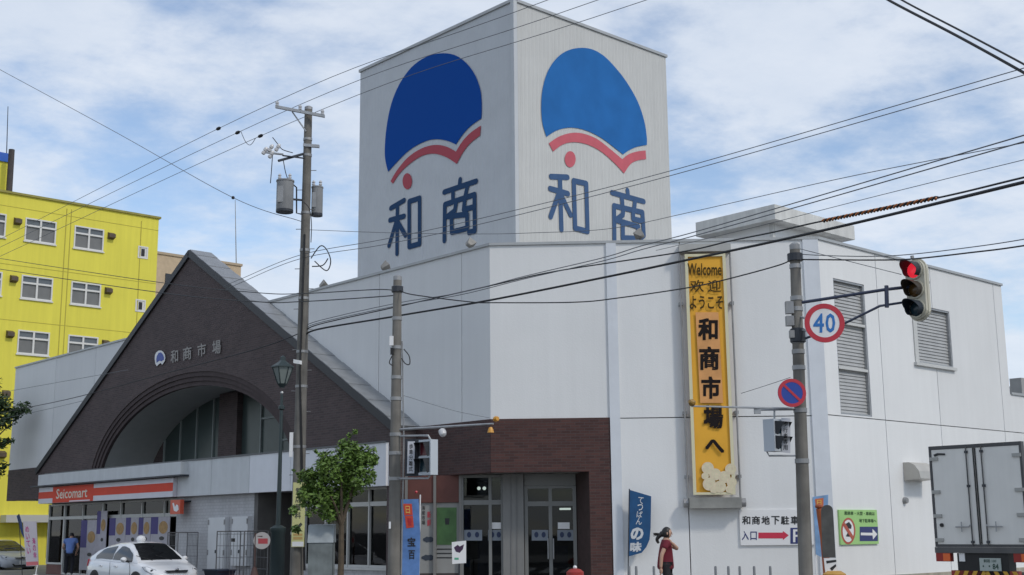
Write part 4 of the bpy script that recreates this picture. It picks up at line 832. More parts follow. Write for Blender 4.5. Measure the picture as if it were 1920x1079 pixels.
def ped_signal(cx, ctop, cbot, Y, fdir, wpx, label, lensx, plate, arm, red):
    c = P(cx, (ctop + cbot) / 2, Y); h = P(cx, ctop, Y)[2] - P(cx, cbot, Y)[2]; root = thing('pedestrian_signal', c - ZU * h / 2, label, 'pedestrian signal')
    fd = np.array(fdir, float); fd /= np.linalg.norm(fd); rt = np.cross(fd, ZU); ww = wpx / F_PX * Y / 2
    q = MB(); q.boxv(c, rt * ww, fd * 0.10, ZU * h / 2); q.build('housing', mat('ped_signal_grey', (0.50, 0.54, 0.58), 0.45, var=0.06), root)
    for s_, m_ in ((0.24, red), (-0.22, M_gl)):
        q = MB(); cc = c + fd * 0.103 + ZU * h * s_; q.boxv(cc, rt * ww * 0.72, fd * 0.004, ZU * h * 0.19); q.build('lamp_panel', m_, root)
        v = [cc + rt * ww * 0.8 * a + ZU * h * 0.2 * b for a, b in ((-1, -1), (-1, 1), (1, 1), (1, -1))]
        vo = [p + fd * (0.17 if p[2] > cc[2] else 0.05) - ZU * 0.02 for p in v]
        q = MB(); q.loft([v, vo, [p * 0.97 + (cc + fd * 0.1) * 0.03 for p in vo], [p * 0.97 + cc * 0.03 for p in v]], caps=False, closed=False); q.build('visor', M_visor, root)
    return root, c, rt, fd, h
pr, c, rt, fd, h = ped_signal(803, 825, 891, YM - 0.6, (-0.70, -0.71, 0), 33, 'white pedestrian signal with white caption plate on the middle pole', 0, 0, 0, mat('ped_red_dim', (0.10, 0.012, 0.02), 0.3))
q = MB(); q.tube([onm(818), P(803, 817, YM - 0.6), P(808, 826, YM - 0.6)], 0.022, 6); q.tube([onm(898), P(803, 897, YM - 0.6), P(808, 889, YM - 0.6)], 0.022, 6); q.build('bracket', M_galv, pr)
fpl = Fr(P(771, 860, YM - 0.45), (1, -0.12, 0))
q = MB(); q.prism([fpl.at(x, y) for x, y in ((764.5, 828), (777.5, 828), (776.5, 888), (763, 888))], -fpl.n * 0.03); q.build('caption_plate', mat('plate_white', (0.55, 0.56, 0.60), 0.5), pr)
q = MB(); text_vert(q, '歩車分離式', [(767.5, 832), (774.5, 832), (773.5, 885), (766.5, 885)], fpl, 0.004); q.build('caption', M_ink, pr)
q = MB(); q.prism([fpl.at(x, y) for x, y in ((757, 823), (788, 823), (788, 893), (757, 893))], -fpl.n * 0.02); q.v = [tuple(np.array(p) - fpl.n * 0.12) for p in q.v]; q.build('backing_board', M_dark, pr)
pr, c, rt, fd, h = ped_signal(1451, 787, 847, YS - 0.05, (0.72, -0.70, 0), 34, 'grey pedestrian signal with dark visors on the right pole', 0, 0, 0, M_gl)
q = MB(); q.tube([onr(768), P(1424, 769, YS - 0.02)], 0.016, 6); q.tube([onr(855), P(1442, 855, YS), P(1438, 847, YS)], 0.014, 6); q.tube([P(1452, 787, YS), P(1452, 770, YS)], 0.016, 6); q.build('bracket', M_galv, pr)
fps = Fr(P(1476, 820, YS - 0.12), (1, -0.08, 0))
q = MB(); q.prism([fps.at(x, y) for x, y in ((1465, 784), (1482, 785), (1482, 850), (1466, 848))], -fps.n * 0.02); q.build('caption_plate', MATS['plate_white'], pr)
q = MB(); text_vert(q, '歩行者専用', [(1468.5, 790), (1477, 790), (1477, 845), (1468.5, 845)], fps, 0.004); q.build('caption', M_ink, pr)
# thin detector arm on the right pole
da = thing('detector_arm', onr(766), 'thin grey arm with small ochre sensor reaching left across the yellow banner', 'sensor arm')
q = MB(); q.tube([onr(767), P(1296, 762, YS - 0.6)], [0.018, 0.013], 6); q.build('arm', M_galv, da)
q = MB(); q.lathe(P(1297, 755, YS - 0.6), [(0.05, -0.04), (0.06, 0.0), (0.03, 0.05)], 10, ax=(-0.7, -0.5, 0.3)); q.build('sensor', mat('ochre_plastic', (0.30, 0.17, 0.03), 0.5), da)
q = MB(); q.boxv(P(1420, 771, YS - 0.2), np.array([0.05, 0, 0]), np.array([0, 0.03, 0]), ZU * 0.045); q.build('sensor_box', M_galv, da)

# ------------------------------------------------------------------ road signs
def disc(f, c, r, off, n=40): return [c + f.d * r * math.cos(2 * math.pi * j / n) + ZU * r * math.sin(2 * math.pi * j / n) + f.n * off for j in range(n)]
def ringmesh(q, f, c, r0, r1, off, n=40):
    a, b = disc(f, c, r0, off, n), disc(f, c, r1, off, n); q.loft([a, b], caps=False)
f40 = Fr(P(1546, 606, YS - 0.55), (1, -0.10, 0)); c40 = P(1546, 606, YS - 0.55); r40 = 35.5 / F_PX * (YS - 0.55) * 1.06
s40 = thing('speed_limit_sign', c40 - ZU * r40, 'round speed limit sign reading 40 with red border and blue numerals', 'road sign')
q = MB(); q.prism(disc(f40, c40, r40, 0.0), -f40.n * 0.012); q.build('plate', M_wht, s40)
q = MB(); ringmesh(q, f40, c40, r40 * 0.995, r40 * 0.74, 0.004); q.build('red_border', M_red, s40)
q = MB(); text_px(q, '4', [(1525, 588), (1545, 588), (1545, 624), (1525, 624)], f40, 0.004, 0.025); text_px(q, '0', [(1548, 588), (1566, 588), (1566, 624), (1548, 624)], f40, 0.004, 0.025); q.build('numerals', mat('numeral_blue', (0.02, 0.17, 0.50), 0.45), s40)
q = MB(); q.tube([onr(593), c40 - f40.n * 0.02], 0.018, 6); q.tube([onr(620), c40 - ZU * 0.12 - f40.n * 0.02], 0.018, 6); q.build('bracket', M_galv, s40)
fnp = Fr(P(1485, 737, YS - 0.25), (1, 0.02, 0)); cnp = P(1485, 737, YS - 0.25); rnp = 25.5 / F_PX * (YS - 0.25) * 1.05
snp = thing('no_parking_sign', cnp - ZU * rnp, 'round blue no parking sign with red rim and slash', 'road sign')
q = MB(); q.prism(disc(fnp, cnp, rnp, 0.0), -fnp.n * 0.012); q.build('plate', M_blue, snp)
q = MB(); ringmesh(q, fnp, cnp, rnp * 0.995, rnp * 0.76, 0.004); q.build('red_rim', M_red, snp)
q = MB(); dg = (fnp.d - ZU) / math.sqrt(2); dp = (fnp.d + ZU) / math.sqrt(2); q.poly([cnp + fnp.n * 0.006 + dg * rnp * .8 * a + dp * rnp * 0.085 * b for a, b in ((-1, -1), (1, -1), (1, 1), (-1, 1))]); q.build('slash', M_red, snp)
q = MB(); q.tube([onr(737), cnp - fnp.n * 0.012], 0.03, 6); q.build('bracket', M_galv, snp)

# ------------------------------------------------------------------ signs on the building
M_yban = mat('yellow_banner_cloth', (0.80, 0.41, 0.035), 0.75, var=0.08, vscale=1.5)
bn = thing('welcome_banner', fc.pt(5.6, 0, 2.2), 'tall yellow vertical banner reading Welcome on the white corner wall', 'banner')
# cloth with gentle folds
q = MB(); rows_ = []; bu = [fc.uz(1284, 477, 0.22)[0], fc.uz(1359, 478, 0.22)[0]]; bzt = fc.uz(1320, 477, 0.22)[1]; bzb = fc.uz(1340, 928, 0.22)[1]
def bofs(u, z): return 0.22 + 0.012 * math.sin(z * 5.3 + u * 2) * max(0, (5.0 - z) / 3) + 0.014 * math.sin((u - z * .6) * 5.0) * max(0, (5.2 - z) / 3)
nu, nz = 10, 50
grid = [[fc.pt(bu[0] + (bu[1] - bu[0]) * i / nu, bofs(bu[0] + (bu[1] - bu[0]) * i / nu, bzt + (bzb - bzt) * j / nz), bzt + (bzb - bzt) * j / nz) for i in range(nu + 1)] for j in range(nz + 1)]
q.loft(grid, caps=False, closed=False); q.build('cloth', M_yban, bn, smooth=True)
M_bord = mat('cream_banner_border', (0.66, 0.62, 0.42), 0.7)
q = MB(); 
for a, c_ in ((bu[0] - 0.01, bu[0] + 0.07), (bu[1] - 0.07, bu[1] + 0.01)): q.box(fc, a, c_, 0.262, 0.268, bzb, bzt)
q.box(fc, bu[0] + 0.07, bu[1] - 0.07, 0.262, 0.268, bzt - 0.07, bzt); q.box(fc, bu[0] + 0.07, bu[1] - 0.07, 0.262, 0.268, bzb, bzb + 0.06); q.build('border', M_bord, bn)
def bt(s, x0, y0, x1, y1, m_, off=0.268, bold=0.012, name='lettering'):
    q = MB(); text_px(q, s, [(x0, y0), (x1, y0), (x1, y1), (x0, y1)], fc, off, bold); return q.build(name, m_, bn)
M_ban_ink = mat('banner_ink', (0.014, 0.010, 0.010), 0.8, spec=0.2); M_ban_brown = mat('banner_brown_ink', (0.07, 0.045, 0.012), 0.8, spec=0.2)
bt('Welcome', 1289, 494, 1353, 517, M_ban_brown, bold=0.03); bt('欢', 1294, 525, 1320, 548, M_ban_brown); bt('迎', 1327, 525, 1352, 548, M_ban_brown); bt('ようこそ', 1293, 555, 1356, 580, M_ban_brown, bold=0.025)
q = MB(); poly_px(q, [(1304, 586), (1347, 586), (1356, 756), (1313, 756)], fc, 0.262); q.build('orange_panel', mat('banner_orange_wash', (0.70, 0.34, 0.12), 0.75, var=0.2, vscale=2.5), bn)
for ch, (x0, y0, x1, y1) in zip('和商市場へ', ((1309, 597, 1346, 638), (1311, 650, 1349, 694), (1315, 706, 1351, 748), (1319, 760, 1356, 804), (1322, 824, 1358, 850))): bt(ch, x0, y0, x1, y1, M_ban_ink, 0.27, 0.04)
M_cl = mat('banner_white_cloud', (0.72, 0.62, 0.44), 0.75, var=0.15, vscale=12)
for i, (x, y, r) in enumerate(((1327, 878, 12), (1341, 890, 12), (1358, 895, 12), (1370, 880, 11), (1372, 905, 10), (1330, 908, 13), (1350, 913, 12), (1322, 893, 7), (1368, 918, 8), (1338, 919, 7))):
    q = MB(); r *= 0.95; poly_px(q, [(x + r * math.cos(2 * math.pi * j / 18), min(925, y + r * math.sin(2 * math.pi * j / 18))) for j in range(18)], fc, 0.270 + 0.0012 * i); cm_ = q.build('cloud_motif', M_cl, bn)
    for rr_ in (0.72, 0.4):
        q = MB(); ringmesh(q, fc, fc.at(x, y, 0.0), r * rr_ * 0.0138, r * (rr_ - 0.12) * 0.0138, 0.2706 + 0.0012 * i, 16); q.build('motif_line', M_bord, cm_)
for a, u in ((1, bu[0] - 0.14), (2, bu[1] + 0.14)):
    q = MB(); q.tube([fc.pt(u, 0.16, bzb - 0.15), fc.pt(u, 0.16, bzt + 0.2)], 0.025, 8); q.build('side_rail', M_band, bn)
    for z in (3.0, 4.6, 7.4):
        q = MB(); q.box(fc, u - 0.05, u + 0.05, 0.0, 0.16, z - 0.04, z + 0.04); q.build('rail_bracket', M_band, bn)
q = MB(); q.box(fc, bu[0] - 0.12, bu[1] + 0.14, 0.0, 0.36, bzb - 0.33, bzb - 0.07); wb = q.build('winding_box', mat('dirty_grey_box', (0.27, 0.27, 0.25), 0.6, var=0.3, vscale=3), bn)
for u in (bu[0] - 0.19, bu[1] + 0.2):
    q = MB(); q.lathe(fc.pt(u - 0.06, 0.18, bzb - 0.2), [(0.11, 0), (0.11, 0.12)], 12, ax=fc.d); q.build('winding_box_end', M_band, wb)
q = MB(); q.box(fc, bu[0] - 0.15, bu[1] + 0.15, 0.0, 0.3, bzt + 0.06, bzt + 0.26); q.build('top_rail', mat('pale_head_box', (0.42, 0.42, 0.40), 0.6, var=0.15), bn)
# parking entrance sign
ps = thing('parking_sign', fc.pt(7, 0, 1.3), 'white wall sign with black lettering and red arrow to the parking entrance', 'sign')
ua, za = fc.uz(1386, 957, 0.05); ub = ua + 2.1; zb_ = fc.uz(1389, 1023, 0.05)[1]
q = MB(); q.box(fc, ua, ub, 0.005, 0.05, zb_, za); q.build('board', M_wht, ps)
q = MB(); x = 1391.5
for ch in '和商地下駐車場': text_px(q, ch, [(x, 968), (x + 15.5, 968), (x + 15.5, 984), (x, 984)], fc, 0.054, 0.03); x += 18.2
q.build('lettering', M_ink, ps)
q = MB(); text_px(q, '入', [(1391, 996), (1404, 996), (1404, 1013), (1391, 1013)], fc, 0.054, 0.02); text_px(q, '口', [(1407, 997), (1419, 997), (1419, 1013), (1407, 1013)], fc, 0.054, 0.02); q.build('lettering', mat('sign_navy', (0.03, 0.04, 0.16), 0.5), ps)
q = MB(); poly_px(q, [(1422, 999), (1468, 999), (1468, 996), (1479, 1004), (1468, 1013), (1468, 1010), (1422, 1010)], fc, 0.054); q.build('arrow', mat('arrow_red', (0.58, 0.03, 0.07), 0.5), ps)
q = MB(); rect_px(q, 1482, 990, 1510, 1020, fc, 0.054); q.build('parking_symbol', MATS['sign_navy'], ps)
q = MB(); text_px(q, 'P', [(1487, 993), (1504, 993), (1504, 1017), (1487, 1017)], fc, 0.058, 0.02); q.build('parking_symbol', M_wht, ps)
# green guidance sign on right facade
gs = thing('guidance_sign', fr.pt(1.1, 0, 1.3), 'light green wall sign with prohibition symbol and white arrow on navy', 'sign')
ua, za = fr.uz(1573, 956, 0.05); ub, zb_ = fr.uz(1648, 1020, 0.05)
q = MB(); q.box(fr, ua, ub, 0.005, 0.05, zb_, za); q.build('board', mat('pale_green_board', (0.36, 0.62, 0.22), 0.5, var=0.05), gs)
def slant(x0, y0, x1, y1, k=0.02): return [(x0, y0), (x1, y0 + k * (x1 - x0)), (x1, y1 + k * (x1 - x0)), (x0, y1)]
q = MB(); text_px(q, '業務車・大型・車両は', slant(1583, 959, 1640, 966), fr, 0.054, 0.02); q.build('lettering', mat('dark_green_ink', (0.03, 0.09, 0.02), 0.5), gs)
q = MB(); text_px(q, '地下駐車場へ', slant(1611, 973, 1643, 980), fr, 0.054, 0.02); q.build('lettering', MATS['dark_green_ink'], gs)
q = MB(); poly_px(q, [(1590.5 + 13.5 * math.cos(t * math.pi / 12), 996 + 25 * math.sin(t * math.pi / 12)) for t in range(24)], fr, 0.053); q.build('symbol_rim', mat('faded_red', (0.45, 0.10, 0.06), 0.5), gs)
q = MB(); poly_px(q, [(1590.5 + 10.5 * math.cos(t * math.pi / 12), 996 + 21 * math.sin(t * math.pi / 12)) for t in range(24)], fr, 0.056); q.build('symbol_ground', M_wht, gs)
q = MB(); poly_px(q, [(1585, 983), (1592, 979), (1597, 986), (1596, 992), (1587, 991)], fr, 0.059); poly_px(q, [(1586, 1006), (1591, 996), (1597, 1005), (1592, 1007)], fr, 0.059); q.build('symbol_figure', M_ink, gs)
q = MB(); poly_px(q, [(1581, 986), (1584, 980), (1601, 1007), (1598, 1013)], fr, 0.0605); q.build('symbol_slash', MATS['faded_red'], gs)
q = MB(); rect_px(q, 1612, 988, 1646, 1015, fr, 0.053); q.build('arrow_panel', MATS['sign_navy'], gs)
q = MB(); poly_px(q, [(1614, 999), (1636, 999.5), (1636, 992), (1645, 1002), (1637, 1012), (1636, 1004.5), (1614, 1004)], fr, 0.057); q.build('arrow', M_wht, gs)
# convenience store fascia sign
ss = thing('store_sign', fl.pt(20.6, 1.0, 2.9), 'long red and white convenience store fascia sign above the shop posters', 'sign')
M_so = mat('store_orange_red', (0.72, 0.060, 0.022), 0.65, var=0.06); M_sg = mat('store_sign_white', (0.66, 0.65, 0.70), 0.45, var=0.05)
q = MB(); q.box(fl, 15.0, 26.3, 0.845, 1.0, 2.93, 3.56); q.build('sign_box', M_sg, ss)
q = MB(); q.box(fl, 15.0, 21.2, 1.0, 1.006, 3.12, 3.40); q.build('stripe', M_so, ss)
q = MB(); q.box(fl, 24.9, 26.3, 1.0, 1.006, 3.12, 3.38); q.build('stripe', M_so, ss)
q = MB(); q.box(fl, 21.2, 24.9, 1.0, 1.008, 2.935, 3.555); q.build('name_panel', M_so, ss)
q = MB(); xl, xr = 102, 163; qd = [fl.at(0, 0)] and None
def uvtext(mb, s, uL, uR, zt_, zb2, f, off, bold):
    v, ff = text2d(s, bold); mb.add([f.pt(uL + (uR - uL) * a, off, zb2 + (zt_ - zb2) * b) for a, b in v], ff)
uvtext(q, 'Seicomart', 24.55, 21.7, 3.46, 3.08, fl, 1.013, 0.012); q.build('lettering', mat('store_lettering', (0.75, 0.68, 0.55), 0.5), ss)
q = MB(); q.box(fl, 21.45, 23.3, 1.009, 1.013, 2.945, 2.99); q.build('underline', M_sg, ss)
# small square sign
sq = thing('blade_sign', fl.pt(15.2, 0.9, 2.3), 'small square orange red sign with white mark at the end of the store sign', 'sign')
ua, za = fl.uz(320, 938, 1.0); ub, zb_ = fl.uz(337, 964, 1.0)
q = MB(); q.box(fl, ub, ua, 0.86, 1.0, zb_, za); q.build('box', mat('blade_orange', (0.62, 0.10, 0.05), 0.45), sq)
q = MB(); poly_px(q, [(323, 944), (326, 943), (328, 951), (331, 946), (334, 948), (335, 956), (331, 960), (326, 958)], fl, 1.005); q.build('mark', M_wht, sq)
q = MB(); q.box(fl, ub, ua, 0.3, 0.86, za - 0.08, za - 0.03); q.build('bracket', M_dark, sq)

# ------------------------------------------------------------------ overhead cables
M_cab = mat('black_cable', (0.016, 0.017, 0.02), 0.6); M_cab2 = mat('grey_wire', (0.13, 0.14, 0.155), 0.55)
def cable(pts, r, label, m=M_cab, name='overhead_cable', k=10):
    path = catmull(pts, k)
    for e, nb_ in ((0, 1), (-1, -2)):      # wires that leave the view run on to their next pole
        d = path[e] - CAMP; x = 960 + F_PX * (d @ _X) / (d @ _f); y = 539.5 - F_PX * (d @ _U) / (d @ _f)
        if x < 0 or x > 1920 or y < 0:
            t = path[e] - path[nb_]; t = t / np.linalg.norm(t); far = path[e] + t * 26 - ZU * 0.3
            if e == 0: path.insert(0, far)
            else: path.append(far)
    q = MB(); q.tube(path, r * 0.8, 6); o = q.build(name, m, smooth=True); tag(o, label, 'cable'); return o, path
def PX(lst): return [P(x, y, Y) for x, y, Y in lst]
HVW = []
def wire_at(path, px):
    for a, b in zip(path[:-1], path[1:]):
        pa, pb = [960 + F_PX * ((p - CAMP) @ _X) / ((p - CAMP) @ _f) for p in (a, b)]
        if (pa - px) * (pb - px) <= 0 and (a - CAMP) @ _f > 1 and (b - CAMP) @ _f > 1: return a + (b - a) * ((px - pa) / (pb - pa + 1e-9)), (b - a) / np.linalg.norm(b - a)
for i, (ip, exx, lft, cap_) in enumerate(zip(INS, ((1028, 0), (1122, 0), (1213, 0)), ((0, 449), (0, 464), (0, 481)), ('topmost', 'middle', 'lowest'))):
    q1 = P(*exx, 26.2); far = ip + (q1 - ip) * 3.2
    ql = P(*lft, 49.0); farl = ip + (ql - ip) * 1.8
    mid = P((ip_x := [519, 562, 604][i]) * 0.52, [190, 200, 210][i] * 0.48 + lft[1] * 0.52 + 6, 40.0)
    _, pth_ = cable([far, q1, ip, ql, farl], 0.011, '%s of three thin wires crossing the emblem tower from the pole crossarm' % cap_, M_cab2)
    HVW.append(pth_)
for i, (x, lab) in enumerate(((410, 'dark splice sleeve farthest left on the topmost thin wire'), (446, 'dark splice sleeve on the middle thin wire left of the crossarm'), (489, 'dark splice sleeve on the lowest thin wire above the fuses'))):
    p, t = wire_at(HVW[i], x); q = MB(); q.tube([p - t * 0.12, p - t * 0.05, p + t * 0.05, p + t * 0.12], [0.02, 0.05, 0.05, 0.02], 8); tag(q.build('wire_splice', M_black), lab, 'splice', 'splice sleeves on the thin wires')
p1, p2 = wire_at(HVW[1], 452)[0], wire_at(HVW[2], 480)[0]
q = MB(); q.tube(catmull([p1, (p1 * 2 + p2) / 3 - ZU * 0.25, (p1 + p2 * 2) / 3 - ZU * 0.28, p2], 5), 0.009, 5); tag(q.build('jumper_cable', M_black), 'short slack jumper hanging between two thin wires left of the crossarm', 'cable')
cable(PX([(-60, 98, 40), (0, 131, 39), (220, 250, 36.5), (437, 371, 34), (560, 414, 33), (574, 418, 33)]), 0.011, 'thin wire falling from the upper left sky to the tall pole', M_cab2)
bd = MB(); bd.ball(P(437, 371, 34), 0.05, 8); tag(bd.build('wire_marker', M_black), 'small dark marker bead on the thin wire left of the tall pole', 'marker')
cable(PX([(572, 431, 33), (735, 437, 32), (900, 439, 30.5), (1000, 437, 29), (1144, 429, 27), (1300, 397, 25), (1600, 330, 21), (1990, 255, 17)]), 0.009, 'thin sagging wire across the base of the emblem lettering', M_cab2)
cable(PX([(420, 537, 38), (455, 522, 36.5), (565, 478, 33), (720, 449, 31.5), (905, 409, 29.5), (1260, 320, 26), (1920, 128, 19), (2100, 78, 17)]), 0.011, 'upper of two wires rising right past the tower corner', M_cab2)
cable(PX([(420, 545, 38), (455, 529, 36.5), (565, 485, 33), (720, 459, 31.5), (903, 420, 29.5), (1260, 329, 26), (1920, 141, 19), (2100, 91, 17)]), 0.011, 'lower of two wires rising right past the tower corner', M_cab2)
cable(PX([(575, 640, 33), (588, 620, 32.7), (738, 594, 30.5), (920, 563, 28), (1160, 515, 25), (1283, 489, 23.5), (1452, 453, 21), (1640, 410, 18.5), (1920, 342, 15), (2300, 250, 12)]), 0.030, 'thick black bundled cable rising right across the banner top')
gpts = PX([(575, 628, 33), (590, 611, 32.7), (738, 577, 30.5), (920, 536, 28), (1042, 509, 26.6), (1271, 474, 23.7), (1370, 452, 22.3), (1449, 436, 21.1), (1542, 415, 20), (1760, 371, 17.2), (1920, 333, 15.2), (2300, 243, 12)])
cable(gpts, 0.019, 'black cable that passes through the orange spiral guard')
# orange and black spiral guard
gg = thing('cable_guard', P(1650, 393, 18.6), 'orange and black spiral guard wrapped on a cable before the sky', 'cable guard')
ga, gb2 = P(1543, 414.8, 19.98), P(1758, 371.3, 17.22); M_or = mat('guard_orange', (0.45, 0.13, 0.02), 0.5)
for ph, m_ in ((0, M_or), (math.pi, M_black)):
    q = MB(); pts = []; n = 288; t_ = (gb2 - ga) / np.linalg.norm(gb2 - ga); e1 = np.cross(t_, ZU); e1 /= np.linalg.norm(e1); e2 = np.cross(e1, t_)
    for j in range(n + 1):
        a = ph + j / n * 2 * math.pi * 18; pts.append(ga + (gb2 - ga) * j / n + 0.016 * (math.cos(a) * e1 + math.sin(a) * e2))
    q.tube(pts, 0.019, 5); q.build('spiral', m_, gg)
cable(PX([(575, 618, 33), (590, 604, 32.7), (738, 570, 30.5), (864, 549, 28.6), (985, 518, 27), (1129, 484, 25.3), (1201, 462, 24.4), (1300, 436, 23), (1500, 378, 20.5), (1920, 254, 15), (2300, 145, 12)]), 0.012, 'upper of two slim cables climbing from the tall pole to the right edge', M_cab2)
cable(PX([(575, 622, 33), (590, 608, 32.7), (738, 575, 30.5), (864, 553, 28.6), (985, 523, 27), (1129, 490, 25.3), (1201, 469, 24.4), (1300, 443, 23), (1500, 387, 20.5), (1920, 266, 15), (2300, 158, 12)]), 0.012, 'lower of two slim cables climbing from the tall pole to the right edge', M_cab2)
cable(PX([(750, 545, 25.9), (775, 553, 25.6), (882, 566.5, 24.8), (931, 568, 24.4), (1079, 567, 23.2), (1160, 559, 22.6), (1283, 541, 21.6), (1355, 526, 21), (1456, 499, 20.2), (1484, 487, 20)]), 0.014, 'slack black cable hung between the two signal poles')
cable(PX([(1496, 487, 20), (1560, 487.5, 19.4), (1640, 488, 18.8), (1711, 486, 18.2), (1820, 474, 17), (1920, 461, 16), (2200, 415, 13.5)]), 0.014, 'black cable running level from the right pole over the red signal')
cable(PX([(1496, 477, 20), (1560, 480, 19.4), (1640, 481, 18.8), (1711, 477, 18.2), (1820, 464, 17), (1920, 449, 16), (2200, 400, 13.5)]), 0.009, 'thin wire just above the level cable from the right pole', M_cab2)
cable(PX([(1496, 466, 20), (1636, 501.5, 19.6), (1690, 515, 19.5)]), 0.007, 'thin stay wire from the right pole top to the red signal', M_cab2)
cable(PX([(740, 545, 26), (700, 543.5, 27), (563, 551, 30.5), (480, 549, 32.5), (300, 530, 38), (0, 485, 50), (-120, 465, 56)]), 0.014, 'upper cable from the middle pole across the gable to the left')
cable(PX([(740, 552, 26), (720, 556, 26.6), (563, 566, 30.5), (480, 566, 32.5), (300, 549, 38), (0, 505, 50), (-120, 486, 56)]), 0.016, 'lower cable from the middle pole across the gable to the left')
cable(PX([(570, 620, 33), (560, 626, 33.2), (480, 655, 34.5), (300, 703, 39), (156, 742, 44), (60, 763, 48), (-80, 790, 55)]), 0.016, 'cable slanting down across the gable face above the arch')
cable(PX([(156, 752, 44), (60, 774, 48), (-80, 803, 55)]), 0.010, 'thin cable ending on the left white wall below another', M_cab2)
cable(PX([(240, 694, 42), (105, 718, 46), (0, 737, 50), (-90, 754, 55)]), 0.010, 'thin cable across the upper left white wall', M_cab2)
cable(PX([(757, 742, 26), (850, 770, 27.5), (918, 784, 29)]), 0.006, 'thin stay wire from the middle pole down to the brick corner', M_cab2)
cable(PX([(1390, 738, 21), (1440, 722, 20.4), (1482, 708, 20)]), 0.006, 'thin wire rising to the right pole beside the no parking sign', M_cab2)
cable(PX([(1600, -42, 12.5), (1665, 0, 12), (1795, 68, 11.2), (1920, 137, 10.5), (2100, 240, 9.6)]), 0.017, 'lower thick black cable across the top right corner')
cable(PX([(1615, -47, 12.5), (1690, 0, 12), (1805, 60, 11.2), (1920, 121, 10.5), (2100, 220, 9.6)]), 0.012, 'upper black cable across the top right corner')
cable(PX([(1230, 470, 25), (1400, 430, 22), (1640, 369, 19), (1920, 300, 16), (2200, 232, 14)]), 0.007, 'faint thin wire ending at the right edge above the orange guard', M_cab2)

# ------------------------------------------------------------------ floodlights on the roof edge
def floodlight(px, py, f, off, label, back=False):
    c = f.at(px, py, off); root = thing('floodlight', (c[0], c[1], ROOF + 0.07), label, 'floodlight', 'floodlights along the parapet')
    d = (T0 * np.array([1, 1, 0]) - c * np.array([1, 1, 0])); d /= np.linalg.norm(d); d = d * 0.85 + ZU * 0.5; d /= np.linalg.norm(d)
    q = MB(); q.lathe(c, [(0.05, -0.12), (0.09, -0.10), (0.13, 0.0), (0.17, 0.10), (0.16, 0.115), (0.13, 0.05)], 4, ax=d); q.build('lamp_head', mat('floodlight_grey', (0.26, 0.25, 0.23), 0.5, var=0.2), root, smooth=True)
    q = MB(); q.tube([c - ZU * 0.1, np.array([c[0], c[1], ROOF + 0.06])], 0.03, 6); q.box(Fr(c, f.d), -0.12, 0.12, -0.08, 0.08, ROOF + 0.03, ROOF + 0.075); q.build('mount', M_dark, root)
floodlight(606, 536, fl, -0.25, 'leftmost floodlight on the parapet behind the tall utility pole')
floodlight(722, 501, fl, -0.25, 'floodlight on the parapet below the left emblem letters')
floodlight(881, 458, fl, -0.3, 'floodlight on the parapet close to the tower corner')
floodlight(1200, 441, fc, -0.6, 'floodlight on the parapet before the right emblem letters')

# ------------------------------------------------------------------ trees
M_bark = mat('bark', (0.10, 0.075, 0.05), 0.9, var=0.3, vscale=8, bump=0.5, bscale=30)
M_leaf = mat('leaf_green', (0.125, 0.215, 0.036), 0.6, var=0.5, vscale=7); M_leaf2 = mat('leaf_dark', (0.03, 0.065, 0.018), 0.6, var=0.45, vscale=4)
def leaves(q, clumps, n, size, rng):
    tot = sum(c[1] ** 2 for c in clumps)
    for c, r in clumps:
        for _ in range(int(n * r * r / tot)):
            v = np.array([rng.gauss(0, 1) for _ in range(3)]); v /= np.linalg.norm(v); rad = r * (rng.random() ** 0.42) * (0.85 + 0.3 * rng.random())
            p = np.array(c) + v * rad * np.array([1, 1, 0.9]); s_ = size * (0.45 + 1.1 * rng.random())
            a = np.array([rng.gauss(0, 1), rng.gauss(0, 1), rng.gauss(0, 0.6)]); a /= np.linalg.norm(a); b = np.cross(a, v + np.array([rng.gauss(0, .5), rng.gauss(0, .5), rng.gauss(0, .5) + .4])); b /= np.linalg.norm(b) + 1e-9
            q.add([p - a * s_, p + b * s_ * 0.45, p + a * s_, p - b * s_ * 0.45], [(0, 1, 2, 3)])
YTr = 29.5; tb0 = gx(638, YTr)
tr_ = thing('street_tree', tb0, 'small round green street tree between the two poles', 'tree')
tw0 = P(640, 985, YTr); 
q = MB(); q.tube([tb0, tb0 * 0.5 + tw0 * 0.5 + np.array([0.02, 0, 0]), tw0], [0.085, 0.07, 0.06], 8)
for x, y, dY in ((600, 905, 0.2), (640, 880, -0.2), (680, 860, 0.1), (620, 930, -0.3), (668, 910, .3), (590, 930, -.1)):
    e_ = P(x, y, YTr + dY); m_ = (tw0 + e_) / 2 + np.array([0, 0, 0.06]); q.tube([tw0, m_, e_], [0.045, 0.03, 0.012], 6)
q.build('trunk', M_bark, tr_, smooth=True)
rng = random.Random(3)
cl = [(P(x, y, YTr + d), r) for x, y, d, r in ((652, 862, 0, .42), (684, 856, .1, .30), (622, 885, -.1, .42), (588, 900, .1, .36), (650, 905, .2, .42), (598, 935, -.1, .38), (682, 893, -.2, .32), (632, 940, .2, .36), (575, 925, 0, .22), (618, 962, 0, .26), (660, 842, -.1, .22), (610, 862, .1, .22), (700, 868, 0, .12), (645, 832, 0, .14), (568, 890, 0, .13))]
cl += [(c + np.array([rng.gauss(0, 1), rng.gauss(0, 1), rng.gauss(0, 1)]) * r * 0.75, r * 0.32) for c, r in cl for _ in range(3)]
q = MB(); leaves(q, cl, 9500, 0.050, rng); q.build('crown', M_leaf, tr_)
YT2 = 53.0; KT = YT2 / 27.0; tb2 = gx(-70, YT2)
t2 = thing('street_tree', tb2, 'dark leafy tree reaching in at the left edge', 'tree')
